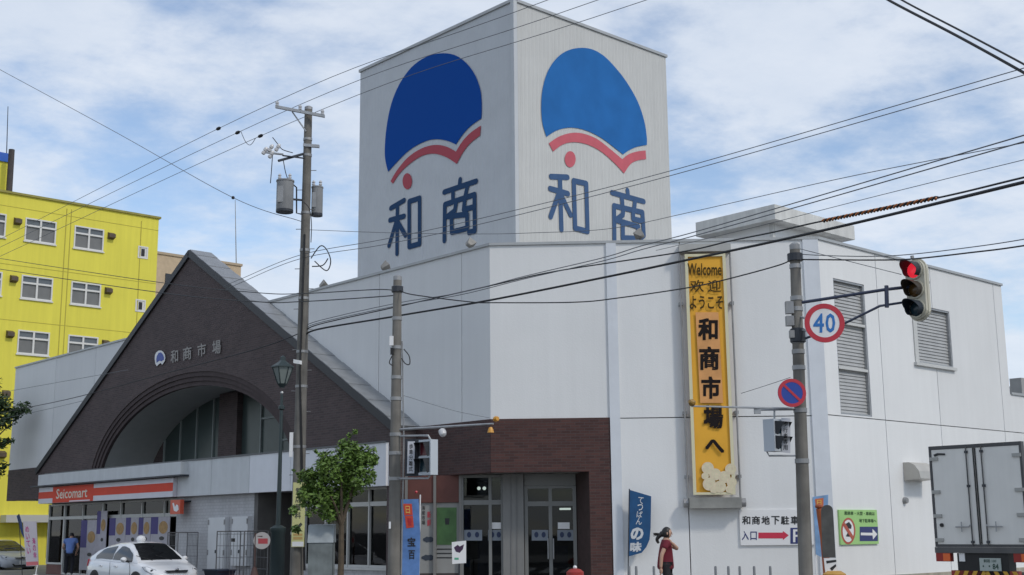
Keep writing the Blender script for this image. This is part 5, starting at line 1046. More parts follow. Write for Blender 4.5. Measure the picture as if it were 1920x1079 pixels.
q = MB(); top2 = P(-60, 880, YT2); q.tube([tb2, top2, P(-40, 800, YT2)], [0.2, 0.16, 0.09], 8)
for x, y in ((30, 765), (15, 800), (5, 830), (20, 825), (0, 870), (-90, 740), (-120, 820), (-40, 700)): q.tube([top2, (top2 + P(x, y, YT2)) / 2 + ZU * .1, P(x, y, YT2)], [0.07, 0.045, 0.02], 5)
q.build('trunk', M_bark, t2, smooth=True)
cl = [(P(x, y, YT2 + d * KT), r * KT) for x, y, d, r in ((45, 765, 0, .17), (28, 775, .1, .18), (8, 785, 0, .28), (2, 755, 0, .24), (-30, 770, .2, .5), (12, 828, 0, .10), (22, 826, .05, .07), (2, 832, 0, .14), (6, 873, 0, .11), (-8, 885, 0, .18), (-60, 840, 0, .5), (-60, 740, .2, .5), (-110, 800, 0, .55), (-20, 720, 0, .25))]
q = MB(); leaves(q, cl, 7500, 0.085, rng); q.build('crown', M_leaf2, t2)

# ------------------------------------------------------------------ street furniture
# grey cabinet beside the tree
YC = 29.8; fcb = Fr(gx(604, YC), (0.93, 0.05, 0)); cbt = P(604, 1018, YC)[2]
cab = thing('litter_cabinet', gx(604, YC), 'weathered grey green cabinet with sloped lid next to the small tree', 'cabinet')
M_cabn = mat('weathered_cabinet', (0.22, 0.25, 0.25), 0.6, var=0.35, vscale=3, streak=0.25)
q = MB(); q.box(fcb, -0.29, 0.27, -0.4, 0.25, 0.15, cbt); q.build('body', M_cabn, cab)
q = MB(); zt2 = P(600, 985, YC)[2]; q.prism([fcb.pt(-0.31, 0.27, cbt + 0.003), fcb.pt(-0.31, 0.1, zt2), fcb.pt(-0.31, -0.3, zt2 + 0.02), fcb.pt(-0.31, -0.42, cbt + 0.003)], fcb.d * 0.6); q.build('lid', mat('cabinet_lid', (0.33, 0.37, 0.39), 0.45, var=0.2, vscale=4), cab)
# bollard posts on the corner
M_post = mat('grey_post', (0.22, 0.23, 0.24), 0.5, metal=0.3)
xs_ = (1178, 1191, 1224, 1339, 1363, 1384, 1411, 1441); nm = ('first', 'second', 'third', 'fourth', 'fifth', 'sixth', 'seventh', 'last')
for x, n_ in zip(xs_, nm):
    b0 = gx(x, 25.6); t0 = P(x, 1062, 25.6); side = 'left of the walking woman' if x < 1230 else 'right of the walking woman'
    ci = xs_.index(x); lab = '%s thin grey post from the left, %s' % (n_, side)
    root = thing('corner_post', b0, lab, 'post', 'thin posts on the corner')
    q = MB(); q.lathe(b0, [(0.026, 0), (0.026, t0[2] - 0.15 - 0.03), (0.02, t0[2] - 0.15), (0.001, t0[2] - 0.145)], 10); q.build('tube', M_post, root, smooth=True)
    q = MB(); q.lathe(b0, [(0.06, 0), (0.06, 0.02), (0.03, 0.03)], 10); q.build('base_plate', M_post, root)
# red hydrant like post before the doors
hb = gx(1077, 28.0); hz_ = P(1077, 1066, 28.0)[2] - 0.15
hy = thing('hydrant', hb, 'red capped hydrant before the glass entrance doors', 'hydrant')
q = MB(); q.lathe(hb, [(0.12, 0), (0.12, 0.05), (0.085, 0.08), (0.085, hz_ - 0.2), (0.19, hz_ - 0.17), (0.19, hz_ - 0.08), (0.12, hz_ - 0.02), (0.03, hz_)], 16); q.build('body', mat('hydrant_red', (0.33, 0.03, 0.025), 0.5, var=0.15), hy, smooth=True)
q = MB(); q.ball(hb + ZU * (hz_ + 0.02), 0.045, 8); q.build('cap_bolt', M_wht, hy)
# small stand sign in front of the entrance
sg = thing('stand_sign', gx(861, 31.0), 'small white notice board on a stand before the green poster', 'sign'); fsg = Fr(gx(861, 31.0), (1, 0.0, 0))
q = MB(); q.prism([fsg.at(x, y) for x, y in ((847, 1017), (874, 1014), (874, 1056), (848, 1058))], -fsg.n * 0.02); q.build('board', M_wht, sg)
q = MB(); poly_px(q, [(851, 1027), (858, 1022), (862, 1025), (870, 1021), (868, 1030), (862, 1037), (855, 1035)], fsg, 0.004); q.build('picture', mat('picture_purple', (0.05, 0.02, 0.06), 0.6), sg)
q = MB(); rect_px(q, 852, 1046, 860, 1050, fsg, 0.004); q.build('picture', mat('picture_green', (0.1, 0.4, 0.25), 0.6), sg)
q = MB(); q.tube([fsg.at(861, 1057), gx(861, 31.0)], 0.02, 6); q.lathe(gx(861, 31.0), [(0.16, 0), (0.16, 0.03), (0.03, 0.04)], 12); q.build('stand', M_dark, sg)

# cloth banners on poles
def nobori(name, px_pole, Y, outline_px, m, label, topy, grp, right_pole=True):
    b0 = gx(px_pole[1], Y); t0 = P(px_pole[0], topy, Y); root = thing(name, b0, label, 'banner', grp); f = Fr(t0, (1, 0.0, 0))
    q = MB(); q.tube([b0, t0], 0.014, 6); q.build('pole', M_wht, root)
    pts = [f.at(x, y, 0.03) for x, y in outline_px]
    q = MB(); q.prism(pts, -f.n * 0.006); q.build('cloth', m, root)
    q = MB(); q.lathe(b0, [(0.2, 0), (0.2, 0.06), (0.03, 0.09)], 12); q.build('foot', M_wht, root)
    return root, f
M_nb = mat('sky_blue_cloth', (0.12, 0.25, 0.55), 0.75, var=0.25, vscale=5)
nb, f = nobori('street_banner', (788, 785), 26.6, [(752, 937), (785, 936), (788, 1000), (786, 1100), (752, 1100), (754, 1020)], M_nb, 'blue street banner with red panels beside the middle signal pole', 928, 'blue street banners')
q = MB(); poly_px(q, [(756, 945), (772, 945), (774, 966), (758, 967)], f, 0.036); poly_px(q, [(759, 968), (774, 967), (776, 989), (762, 991)], f, 0.036); q.build('red_panel', mat('banner_red', (0.62, 0.07, 0.04), 0.7), nb)
q = MB(); text_px(q, '日', [(760, 949), (768, 949), (769, 963), (761, 963)], f, 0.040, 0.02); q.build('lettering', mat('banner_yellow_text', (0.8, 0.5, 0.12), 0.7), nb)
q = MB(); text_px(q, '替', [(763, 971), (771.5, 971), (773, 986), (765, 986)], f, 0.040, 0.02); q.build('lettering', M_red, nb)
q = MB(); text_px(q, '宝', [(764, 1008), (779, 1008), (779, 1025), (764, 1025)], f, 0.036, 0.03); text_px(q, '百', [(766, 1032), (778, 1032), (778, 1049), (766, 1049)], f, 0.036, 0.03); q.build('lettering', M_ink, nb)
q = MB(); q.ball(P(780.5, 923, 26.6), 0.03, 8); q.build('tip', M_red, nb)
nb2, f = nobori('street_banner', (1523, 1526), 24.0, [(1524, 932), (1553, 928), (1552, 960), (1548, 1010), (1540, 1045), (1530, 1040), (1527, 980)], mat('pale_blue_cloth', (0.22, 0.38, 0.62), 0.75, var=0.25, vscale=5), 'pale blue banner half hidden behind the orange post at right', 928, 'blue street banners')
q = MB(); poly_px(q, [(1528, 936), (1544, 934), (1544, 950), (1530, 952)], f, 0.036); q.build('red_panel', mat('banner_orange_panel', (0.6, 0.16, 0.06), 0.7), nb2)
q = MB(); text_px(q, '日', [(1532, 938), (1540, 938), (1540, 948), (1532, 948)], f, 0.040, 0.02); q.build('lettering', MATS['banner_yellow_text'], nb2)
# dark blue feather banner on the white wall
wbn = thing('wall_flag', fc.pt(3.6, 0.1, 0.6), 'dark teal blue flag with white lettering by the corner trim', 'banner')
M_tq = mat('teal_blue_cloth', (0.008, 0.075, 0.20), 0.7, var=0.2, vscale=4)
q = MB(); q.prism([fc.at(x, y, 0.3) for x, y in ((1181, 919), (1221, 931), (1220, 990), (1218, 1012), (1212, 1026), (1203, 1037), (1178, 1044), (1179, 1000))], -fc.n * 0.008); q.build('cloth', M_tq, wbn)
q = MB(); q.tube([fc.at(1180, 917, 0.3), np.array([*(fc.at(1176, 1070, 0.3)[:2]), 0.15])], 0.014, 6); q.build('pole', M_dark, wbn)
q = MB(); q.lathe(np.array([*(fc.at(1176, 1070, 0.3)[:2]), 0.15]), [(0.2, 0), (0.2, 0.06), (0.03, 0.09)], 12); q.build('foot', M_dark, wbn)
q = MB(); text_vert(q, 'てっぱん', [(1197, 931), (1207, 933), (1203, 985), (1192, 984)], fc, 0.306, 0.012, 0.95); q.build('lettering', mat('flag_white', (0.6, 0.62, 0.64), 0.7), wbn)
q = MB(); text_px(q, 'の', [(1183, 989), (1207, 990), (1206, 1012), (1182, 1014)], fc, 0.306, 0.05); text_px(q, '味', [(1182, 1017), (1204, 1016), (1202, 1034), (1181, 1037)], fc, 0.306, 0.05); q.build('lettering', MATS['flag_white'], wbn)
# orange post and grey round topped board
op = thing('orange_post', gx(1545, 23.0), 'tall orange red post standing right of the concrete pole', 'post')
q = MB(); q.tube([gx(1549, 23.0), P(1545, 1010, 23.0), P(1536, 954, 23.0)], [0.07, 0.07, 0.06], 10); q.build('tube', mat('orange_red_paint', (0.42, 0.10, 0.03), 0.55, var=0.25), op, smooth=True)
q = MB(); q.ball(P(1535.5, 950, 23.0), 0.075, 10, (1, 1, .6)); q.build('cap', MATS['orange_red_paint'], op)
gbd = thing('round_top_board', gx(1557, 22.6), 'grey board with rounded top and black chevron, back of a roadside marker', 'road marker'); fg = Fr(gx(1557, 22.6), (1, -0.1, 0))
ou = [(1543, 1046), (1540, 965)] + [(1551 - 11 * math.cos(t * math.pi / 8), 958 - 11 * math.sin(t * math.pi / 8)) for t in range(9)] + [(1567, 1046)]
q = MB(); q.prism([fg.at(x, y) for x, y in ou], -fg.n * 0.05); q.build('board', mat('mossy_grey_board', (0.09, 0.09, 0.085), 0.8, var=0.35, vscale=5), gbd)
q = MB(); q.prism([fg.at(x, y, 0.0) for x, y in ((1545, 1047), (1568, 1047), (1571, 1075), (1548, 1075))], -fg.n * 0.05); q.build('chevron_panel', M_wht, gbd)
q = MB(); poly_px(q, [(1549, 1052), (1568, 1050), (1568, 1054), (1550, 1057)], fg, 0.004); poly_px(q, [(1556, 1066), (1567, 1058), (1568, 1062), (1560, 1071)], fg, 0.004); q.build('chevron', M_ink, gbd)
q = MB(); q.lathe(gx(1560, 22.6), [(0.26, 0), (0.26, 0.2), (0.2, P(1560, 1071, 22.6)[2] - 0.15 - 0.05), (0.12, P(1560, 1071, 22.6)[2] - 0.15)], 16); q.build('base', mat('ochre_base', (0.5, 0.28, 0.06), 0.6, var=0.2), gbd, smooth=True)

# store posters, each its own sheet in front of the glass
M_pur = mat('poster_purple', (0.06, 0.045, 0.20), 0.6, var=0.15); M_pw = mat('poster_pale', (0.42, 0.40, 0.44), 0.6, var=0.12, vscale=6); M_food = mat('poster_food', (0.42, 0.25, 0.09), 0.6, var=0.3, vscale=8)
plist = ((153, 976, 179, 1052, 'leftmost tall purple poster beside the store door'), (183, 959, 198, 1022, 'narrow raised poster standing above the others at the store'), (206, 972, 234, 1020, 'purple food poster just right of the narrow raised one'), (237, 971, 258, 1019, 'second purple food poster in the store window row'), (261, 971, 281, 1018, 'third purple food poster in the store window row'), (284, 970, 317, 1017, 'widest purple food poster at the right end of the store window'))
for i, (x0, y0, x1, y1, lab) in enumerate(plist):
    ua, za = fl.uz(x0, y0, 0.42); ub, zb_ = fl.uz(x1, y1, 0.42); wd = ua - ub
    root = thing('window_poster', fl.pt((ua + ub) / 2, 0.42, 0.15), lab, 'poster', 'food posters at the store')
    q = MB(); q.box(fl, ub, ua, 0.40, 0.42, zb_ - 0.35, za); q.build('sheet', M_pw, root)
    q = MB(); q.box(fl, ua - wd * 0.38, ua, 0.421, 0.426, zb_ + (za - zb_) * 0.32, za); q.build('purple_strip', M_pur, root)
    cu_, cz_ = ub + wd * 0.33, za - (za - zb_) * 0.42
    q = MB(); q.poly([fl.pt(cu_ + wd * 0.24 * math.cos(t * math.pi / 8), 0.427, cz_ + 0.22 * math.sin(t * math.pi / 8)) for t in range(16)]); q.build('food_picture', M_food, root)
    q = MB(); q.poly([fl.pt(ub + wd * 0.4 + wd * 0.14 * math.cos(t * math.pi / 6), 0.424, zb_ + (za - zb_) * 0.15 + 0.07 * math.sin(t * math.pi / 6)) for t in range(12)]); q.build('face_picture', M_ink, root)
    q = MB(); q.box(fl, ub + wd * .45, ub + wd * .55, 0.38, 0.40, 0.15, za - 0.1); q.build('stake', M_wht, root)
# pink and white stand board at far left
ws = thing('stand_board', fl.pt(28.3, 1.2, 0.15), 'white stand board with pink lettering at the far left corner', 'sign'); fws = Fr(P(55, 1020, 47.5), (1, 0.05, 0))
q = MB(); q.prism([fws.at(x, y) for x, y in ((43, 978), (68, 978), (72, 1061), (49, 1062))], -fws.n * 0.05); q.build('board', mat('board_lilac_white', (0.46, 0.44, 0.49), 0.6), ws)
q = MB(); text_vert(q, 'めいてい', [(47, 986), (54, 986), (58, 1040), (51, 1040)], fws, 0.004, 0.02); text_vert(q, '海の幸', [(60, 1008), (66, 1008), (69, 1048), (63, 1048)], fws, 0.004, 0.02); q.build('lettering', mat('pink_ink', (0.42, 0.05, 0.20), 0.6), ws)
q = MB(); poly_px(q, [(49, 1054), (71.5, 1053), (72, 1060), (49.5, 1061)], fws, 0.004); q.build('pink_foot_strip', mat('pink_strip', (0.5, 0.14, 0.16), 0.6), ws)
q = MB(); q.lathe(gx(71, 47.5), [(0.24, 0), (0.24, 0.05), (0.05, 0.12)], 14); q.tube([gx(71, 47.5), P(70, 1060, 47.5)], 0.02, 6); q.build('foot', M_wht, ws)
# feather flag behind it
ff_ = thing('feather_flag', gx(40, 50), 'narrow dark blue leaning flag behind the pink lettered board', 'banner'); f5 = Fr(P(38, 1000, 50), (1, 0, 0))
q = MB(); q.prism([f5.at(x, y) for x, y in ((31, 968), (36, 964), (41, 980), (44, 1000), (46, 1012), (40, 1000))], -f5.n * 0.01); q.build('cloth', mat('navy_cloth', (0.03, 0.06, 0.16), 0.7), ff_)
q = MB(); q.tube([gx(47, 50), f5.at(35, 964)], 0.015, 5); q.build('pole', M_dark, ff_)

# roll cages by the tiled wall
M_wire = mat('cage_wire', (0.17, 0.17, 0.175), 0.45, metal=0.6)
def cage(uc, off, w_, d_, h_, label):
    root = thing('roll_cage', fl.pt(uc, off, 0.15), label, 'roll cage', 'wire roll cages by the tiled wall')
    fr0 = MB()
    for du in (-w_ / 2, w_ / 2):
        for do in (-d_ / 2, d_ / 2): fr0.tube([fl.pt(uc + du, off + do, 0.3), fl.pt(uc + du, off + do, 0.15 + h_)], 0.018, 6)
        fr0.tube([fl.pt(uc + du, off - d_ / 2, 0.15 + h_), fl.pt(uc + du, off + d_ / 2, 0.15 + h_)], 0.016, 6)
    fr0.tube([fl.pt(uc - w_ / 2, off - d_ / 2, 0.15 + h_), fl.pt(uc + w_ / 2, off - d_ / 2, 0.15 + h_)], 0.016, 6)
    fr0.build('frame', M_wire, root)
    for nm_, do in (('front_mesh', d_ / 2), ('back_mesh', -d_ / 2)):
        q = MB()
        for i in range(1, 8): u = uc - w_ / 2 + w_ * i / 8; q.tube([fl.pt(u, off + do, 0.3), fl.pt(u, off + do, 0.12 + h_ - (0 if do < 0 else 0.0))], 0.006, 4)
        for i in range(5): z = 0.32 + (h_ - 0.25) * i / 4; q.tube([fl.pt(uc - w_ / 2, off + do, z), fl.pt(uc + w_ / 2, off + do, z)], 0.008, 4)
        q.build(nm_, M_wire, root)
    q = MB(); q.boxv(fl.pt(uc, off, 0.3), fl.d * w_ / 2, fl.n * d_ / 2, ZU * 0.02); q.build('deck', M_wire, root)
    for du in (-w_ / 2 + .08, w_ / 2 - .08):
        for do in (-d_ / 2 + .08, d_ / 2 - .08):
            q = MB(); q.lathe(fl.pt(uc + du, off + do, 0.22) - fl.d * 0.02, [(0.03, 0), (0.065, 0.003), (0.065, 0.037), (0.03, 0.04)], 12, ax=fl.d); q.build('caster', M_black, root)
    return root
uc_ = fl.uz(452, 1000, 1.5)[0]; cg = cage(uc_, 1.45, 1.6, 0.8, 1.62, 'large wire roll cage with a black lock before the white cupboards')
q = MB(); q.boxv(fl.at(437, 1013, 1.9), fl.d * 0.06, fl.n * 0.03, ZU * 0.05); q.build('latch', M_black, cg)
cage(fl.uz(343, 1000, 1.3)[0], 1.3, 0.7, 0.7, 1.60, 'narrow wire roll cage at the right end of the store window')
# round topped red lettered plate on a post (stop plate)
bs = thing('stop_plate', gx(488, 36.5), 'pale round plate with red lettering by the roll cage', 'sign'); fb5 = Fr(P(490, 1015, 36.5), (1, 0.1, 0)); cbs = P(491, 1014, 36.5)
q = MB(); q.prism(disc(fb5, cbs, 0.24, 0.0, 28), -fb5.n * 0.02); q.build('plate', mat('plate_grey_white', (0.42, 0.40, 0.39), 0.6), bs)
q = MB(); rect_px(q, 484, 1010, 502, 1020, fb5, 0.004); q.build('lettering', mat('dull_red_ink', (0.40, 0.06, 0.07), 0.6), bs)
q = MB(); q.tube([gx(479, 36.5), P(479, 1000, 36.5)], 0.025, 6); q.tube([P(479, 1006, 36.5), P(492, 1006, 36.5)], 0.015, 6); q.lathe(gx(479, 36.5), [(0.2, 0), (0.2, 0.1), (0.06, 0.6), (0.06, 0.62)], 12); q.build('stand', mat('rusty_brown', (0.09, 0.05, 0.045), 0.7, var=0.2), bs)
# dark tub on the pavement
db = thing('plastic_tub', fl.pt(fl.uz(412, 1065, 1.9)[0], 1.9, 0.15), 'dark blue plastic tub on the pavement before the white cupboards', 'tub'); uq = fl.uz(412, 1065, 1.9)[0]
q = MB(); rings = [[fl.pt(uq + a * w2, 1.9 + b * w2 * .7, z) for a, b in ((-1, -1), (1, -1), (1, 1), (-1, 1))] for w2, z in ((0.3, 0.15), (0.42, 0.62), (0.46, 0.62), (0.46, 0.67), (0.40, 0.67))]; q.loft(rings); q.build('shell', mat('dark_blue_plastic', (0.02, 0.03, 0.055), 0.4), db)
q = MB(); q.box(fl, uq - 1.1, uq - 0.5, 1.6, 2.2, 0.15, 0.5); o_ = q.build('crate', mat('faded_red_plastic', (0.35, 0.10, 0.09), 0.6, var=0.2)); tag(o_, 'faded red plastic crate beside the dark tub', 'crate')

# ------------------------------------------------------------------ cars
def interp(tab, x):
    xs = [t[0] for t in tab]; 
    if x <= xs[0]: return tab[0][1]
    for (a, va), (b, vb) in zip(tab[:-1], tab[1:]):
        if x <= b:
            t = (x - a) / (b - a); t = t * t * (3 - 2 * t) * 0.5 + t * 0.5; return va + (vb - va) * t
    return tab[-1][1]
M_cglass = mat('car_glass', (0.012, 0.014, 0.016), 0.05, spec=0.8); M_tyre = mat('tyre_rubber', (0.018, 0.018, 0.018), 0.8); M_rim = mat('alloy_rim', (0.4, 0.4, 0.41), 0.35, metal=0.7)
def make_car(center, heading, paint, label, taxi=False):
    h = np.array([heading[0], heading[1], 0.0]); h /= np.linalg.norm(h); l = np.array([-h[1], h[0], 0])
    O = np.array(center, float); W = lambda x, y, z: O + h * x + l * y + ZU * z
    root = thing('parked_car' if not taxi else 'taxi_car', O, label, 'car')
    belt = [(-2.2, 0.86), (-2.0, 0.98), (-1.2, 0.99), (0, 0.94), (1.0, 0.93), (1.25, 0.92), (1.7, 0.83), (2.05, 0.70), (2.2, 0.56)]
    wid = [(-2.22, 0.66), (-2.05, 0.80), (-1.5, 0.86), (-0.5, 0.873), (0.8, 0.873), (1.5, 0.85), (1.95, 0.78), (2.15, 0.62), (2.23, 0.40)]
    roof = [(-2.12, 0.99), (-1.9, 1.10), (-1.4, 1.29), (-0.9, 1.415), (-0.35, 1.485), (0.1, 1.485), (0.4, 1.43), (0.75, 1.26), (1.05, 1.08), (1.32, 0.925)]
    low = [(-2.2, 0.36), (-1.9, 0.24), (0, 0.20), (1.9, 0.22), (2.22, 0.32)]
    xs = [-2.22 + 4.45 * i / 44 for i in range(45)]; rings = []
    for x in xs:
        b, w2, z0 = interp(belt, x), interp(wid, x), interp(low, x)
        half = [(w2 * 0.80, z0), (w2 * 0.95, z0 + 0.08), (w2, z0 + (b - z0) * 0.42), (w2 * 0.985, z0 + (b - z0) * 0.7), (w2 * 0.95, b - 0.05), (w2 * 0.90, b - 0.008), (w2 * 0.6, b + 0.012), (w2 * 0.3, b + 0.02)]
        rings.append([W(x, y, z) for y, z in half] + [W(x, 0, b + 0.022)] + [W(x, -y, z) for y, z in half[::-1]])
    q = MB(); q.loft(rings); q.build('body', paint, root, smooth=True)
    gh = []
    def sec(x):
        zr, b = interp(roof, x), interp(belt, x) - 0.02; zr = max(zr, b + 0.005); t = (zr - b) / 0.55; w0 = interp(wid, x) * 0.93; w1 = w0 - 0.24 * min(1, t) 
        return [(w0, b), (w0 - 0.09 * min(1, t), b + (zr - b) * 0.45), (w1, zr - 0.05 * min(1, t)), (w1 * 0.86, zr - 0.012 * min(1, t)), (w1 * 0.45, zr + 0.008 * min(1, t)), (0, zr + 0.012 * min(1, t))]
    gx_ = [-2.12 + 3.44 * i / 34 for i in range(35)]
    for x in gx_:
        sc_ = sec(x); gh.append([W(x, y, z) for y, z in sc_] + [W(x, -y, z) for y, z in sc_[-2::-1]])
    q = MB(); q.loft(gh); q.build('greenhouse', paint, root, smooth=True)
    for s_ in (1, -1):      # side glass in two pieces
        for (xa, xb, nm) in ((-1.45, -0.32, 'rear_window'), (-0.27, 0.98, 'front_window')):
            lo_, hi_ = [], []
            for i in range(13):
                x = xa + (xb - xa) * i / 12; sc_ = sec(x); (y0, z0), (y1, z1), (y2, z2) = sc_[0], sc_[1], sc_[2]
                f0, f1 = 0.10, 0.86
                ed = min(1, (i + .15) / 2.2, (12.15 - i) / 1.2) if nm == 'front_window' else min(1, (i + 0.2) / 3.0, (12.6 - i) / 0.6)
                f1 = f0 + (f1 - f0) * (0.35 + 0.65 * ed)
                pos = lambda f: ((y0 + (y1 - y0) * f / 0.45, z0 + (z1 - z0) * f / 0.45) if f < 0.45 else (y1 + (y2 - y1) * (f - 0.45) / 0.55, z1 + (z2 - z1) * (f - 0.45) / 0.55))
                ln, md, hn = pos(f0), pos((f0 + f1) / 2), pos(f1)
                lo_.append((x, *ln)); hi_.append((x, *md)); gh_ = hn
                lo_[-1] = [(x, ln), (x, md), (x, hn)]
            rows__ = [[W(r[k][0], s_ * (r[k][1][0] + 0.008), r[k][1][1] + 0.003) for r in lo_] for k in range(3)]
            q = MB(); q.loft(rows__, caps=False, closed=False); q.build(nm, M_cglass, root, smooth=True)
    for nm, xa, xb in (('windscreen', 0.34, 1.22), ('rear_glass', -1.95, -1.12)):
        rows__ = []
        for i in range(9):
            x = xa + (xb - xa) * i / 8; sc_ = sec(x); ys = sc_[3][0] * 0.97; zr = sc_[5][1]
            rows__.append([W(x + (0.008 if nm == 'windscreen' else -0.008), ys * t, (sc_[3][1] if abs(t) > .9 else (sc_[4][1] if abs(t) > .4 else zr)) + 0.012) for t in (-1, -0.5, 0, 0.5, 1)])
        q = MB(); q.loft(rows__, caps=False, closed=False); q.build(nm, M_cglass, root, smooth=True)
    for x in (1.36, -1.33):
        for s_ in (1, -1):
            c = W(x, s_ * 0.70, 0.31)
            q = MB(); q.lathe(W(x, s_ * 0.60, 0.33), [(0.35, 0), (0.35, 0.277), (0.30, 0.278)], 24, ax=l * s_); q.build('wheel_arch', M_black, root)
            q = MB(); q.lathe(c, [(0.2, 0.0), (0.29, 0.0), (0.31, 0.03), (0.31, 0.17), (0.28, 0.192), (0.21, 0.192)], 24, ax=l * s_); ty = q.build('wheel', M_tyre, root, smooth=True)
            q = MB(); q.lathe(c, [(0.21, 0.12), (0.21, 0.185), (0.18, 0.18), (0.06, 0.165), (0.001, 0.17)], 24, ax=l * s_); q.build('rim', M_rim, ty)
    for s_ in (1, -1):
        q = MB(); c = W(0.78, s_ * 0.96, 1.00); q.boxv(c, h * 0.05, l * 0.10, ZU * 0.055); bm_ = MB(); bm_.ball(c, 0.12, 12, (0.75, 0.95, 0.62)); bm_.build('wing_mirror', paint, root, smooth=True)
        q = MB(); q.tube([W(0.82, s_ * 0.80, 0.94), W(0.79, s_ * 0.90, 0.96)], 0.03, 6); q.build('mirror_stalk', M_black, root)
        q = MB(); pts = []
        for (x, y, z) in ((2.10, 0.50, 0.60), (2.02, 0.70, 0.60), (1.80, 0.795, 0.70), (1.62, 0.80, 0.80), (1.75, 0.70, 0.80), (1.98, 0.55, 0.71)): pts.append(W(x + 0.03, s_ * (y + 0.012), z + 0.012))
        q.prism(pts, -h * 0.03 - ZU * 0.01); hl = q.build('headlight', mat('headlamp_glass', (0.35, 0.37, 0.40), 0.08, spec=0.9), root)
        q = MB(); q.ball(W(1.96, s_ * 0.66, 0.685), 0.055, 10); q.build('headlamp_bulb', mat('headlamp_dark', (0.06, 0.065, 0.07), 0.1), hl)
        q = MB(); q.prism([W(-2.13, s_ * 0.62, 0.78), W(-2.0, s_ * 0.81, 0.78), W(-1.95, s_ * 0.80, 0.98), W(-2.08, s_ * 0.68, 1.0)], -h * 0.02); q.build('tail_light', M_red, root)
        for x in (0.05, -0.95):
            q = MB(); q.boxv(W(x, s_ * 0.868, 0.80), h * 0.09, l * 0.014, ZU * 0.018); q.build('door_handle', paint, root)
        q = MB(); q.tube([W(0.98, s_ * (interp(wid, .98) + .001), 0.40), W(1.0, s_ * 0.868, 0.70), W(0.9, s_ * 0.84, 0.90)], 0.006, 4); q.tube([W(-0.30, s_ * 0.876, 0.40), W(-0.3, s_ * 0.868, 0.92)], 0.006, 4); q.build('door_gap', M_dark, root)
    q = MB(); q.prism([W(2.12, -0.36, 0.70), W(2.12, 0.36, 0.70), W(2.19, 0.30, 0.645), W(2.19, -0.30, 0.645)], h * 0.03); q.build('grille', M_black, root)
    q = MB(); q.prism([W(2.20, -0.5, 0.42), W(2.20, 0.5, 0.42), W(2.22, 0.4, 0.30), W(2.22, -0.4, 0.30)], h * 0.02); q.build('lower_grille', M_black, root)
    q = MB(); q.boxv(W(2.245, 0, 0.48), l * 0.165, h * 0.006, ZU * 0.082); q.build('number_plate', M_wht, root)
    q = MB(); q.ball(W(2.16, 0, 0.725), 0.06, 10, (1, 1, .7)); q.build('badge', mat('chrome', (0.5, 0.5, 0.52), 0.15, metal=1), root)
    for s_ in (0.3, -0.3):
        q = MB(); q.tube([W(1.26, s_, 0.975), W(1.05, s_ - 0.42, 1.11)], 0.008, 4); q.build('wiper', M_black, root)
    if taxi:
        q = MB(); q.lathe(W(-0.15, 0, 1.49), [(0.10, 0), (0.13, 0.03), (0.14, 0.08), (0.11, 0.15), (0.04, 0.18), (0.001, 0.185)], 14); q.build('roof_light', mat('roof_lamp_white', (0.8, 0.8, 0.8), 0.3), root, smooth=True)
    return root
M_carw = mat('white_car_paint', (0.74, 0.75, 0.77), 0.25, coat=0.6)
make_car(fl.pt(11.45, 3.72, 0), -DL, M_carw, 'white hatchback taxi with round roof light in front of the store', True)
make_car(gx(2, 60.0, 0.0), (0.75, -0.66), mat('silver_car_paint', (0.45, 0.47, 0.52), 0.3, coat=0.5), 'silver car far left behind the pink lettered board')

# ------------------------------------------------------------------ truck
ft = Fr(P(1752, 1000, 26.0), -DL); U = lambda px, py, off=0: ft.uz(px, py, off)
tkc = U(1833, 940)[0]; tkw = tkc + 0.02; tz1 = U(1738, 838)[1]; tz0 = U(1755, 1026)[1]; u0t, u1t = 0.0, 2 * tkc
tk = thing('box_truck', ft.pt(tkc, -3, 0), 'white box truck seen from behind parked along the right wall', 'truck')
M_tkw = mat('truck_door_panel', (0.78, 0.77, 0.73), 0.4, var=0.06, vscale=1.5, streak=0.08); M_tkd = mat('truck_dark_frame', (0.075, 0.075, 0.078), 0.5, var=0.2)
q = MB(); q.box(ft, u0t + 0.01, u1t - 0.01, -5.2, -0.06, tz0 + 0.01, tz1 - 0.01); q.build('cargo_box', M_tkw, tk)
q = MB(); q.box(ft, u0t, u0t + 0.05, -0.12, 0.0, tz0, tz1); q.box(ft, u1t - 0.05, u1t, -0.12, 0.0, tz0, tz1); q.box(ft, u0t + 0.05, u1t - 0.05, -0.12, 0.0, tz1 - 0.07, tz1); q.box(ft, u0t + 0.05, u1t - 0.05, -0.12, 0.0, tz0, tz0 + 0.05); q.build('rear_frame', M_tkd, tk)
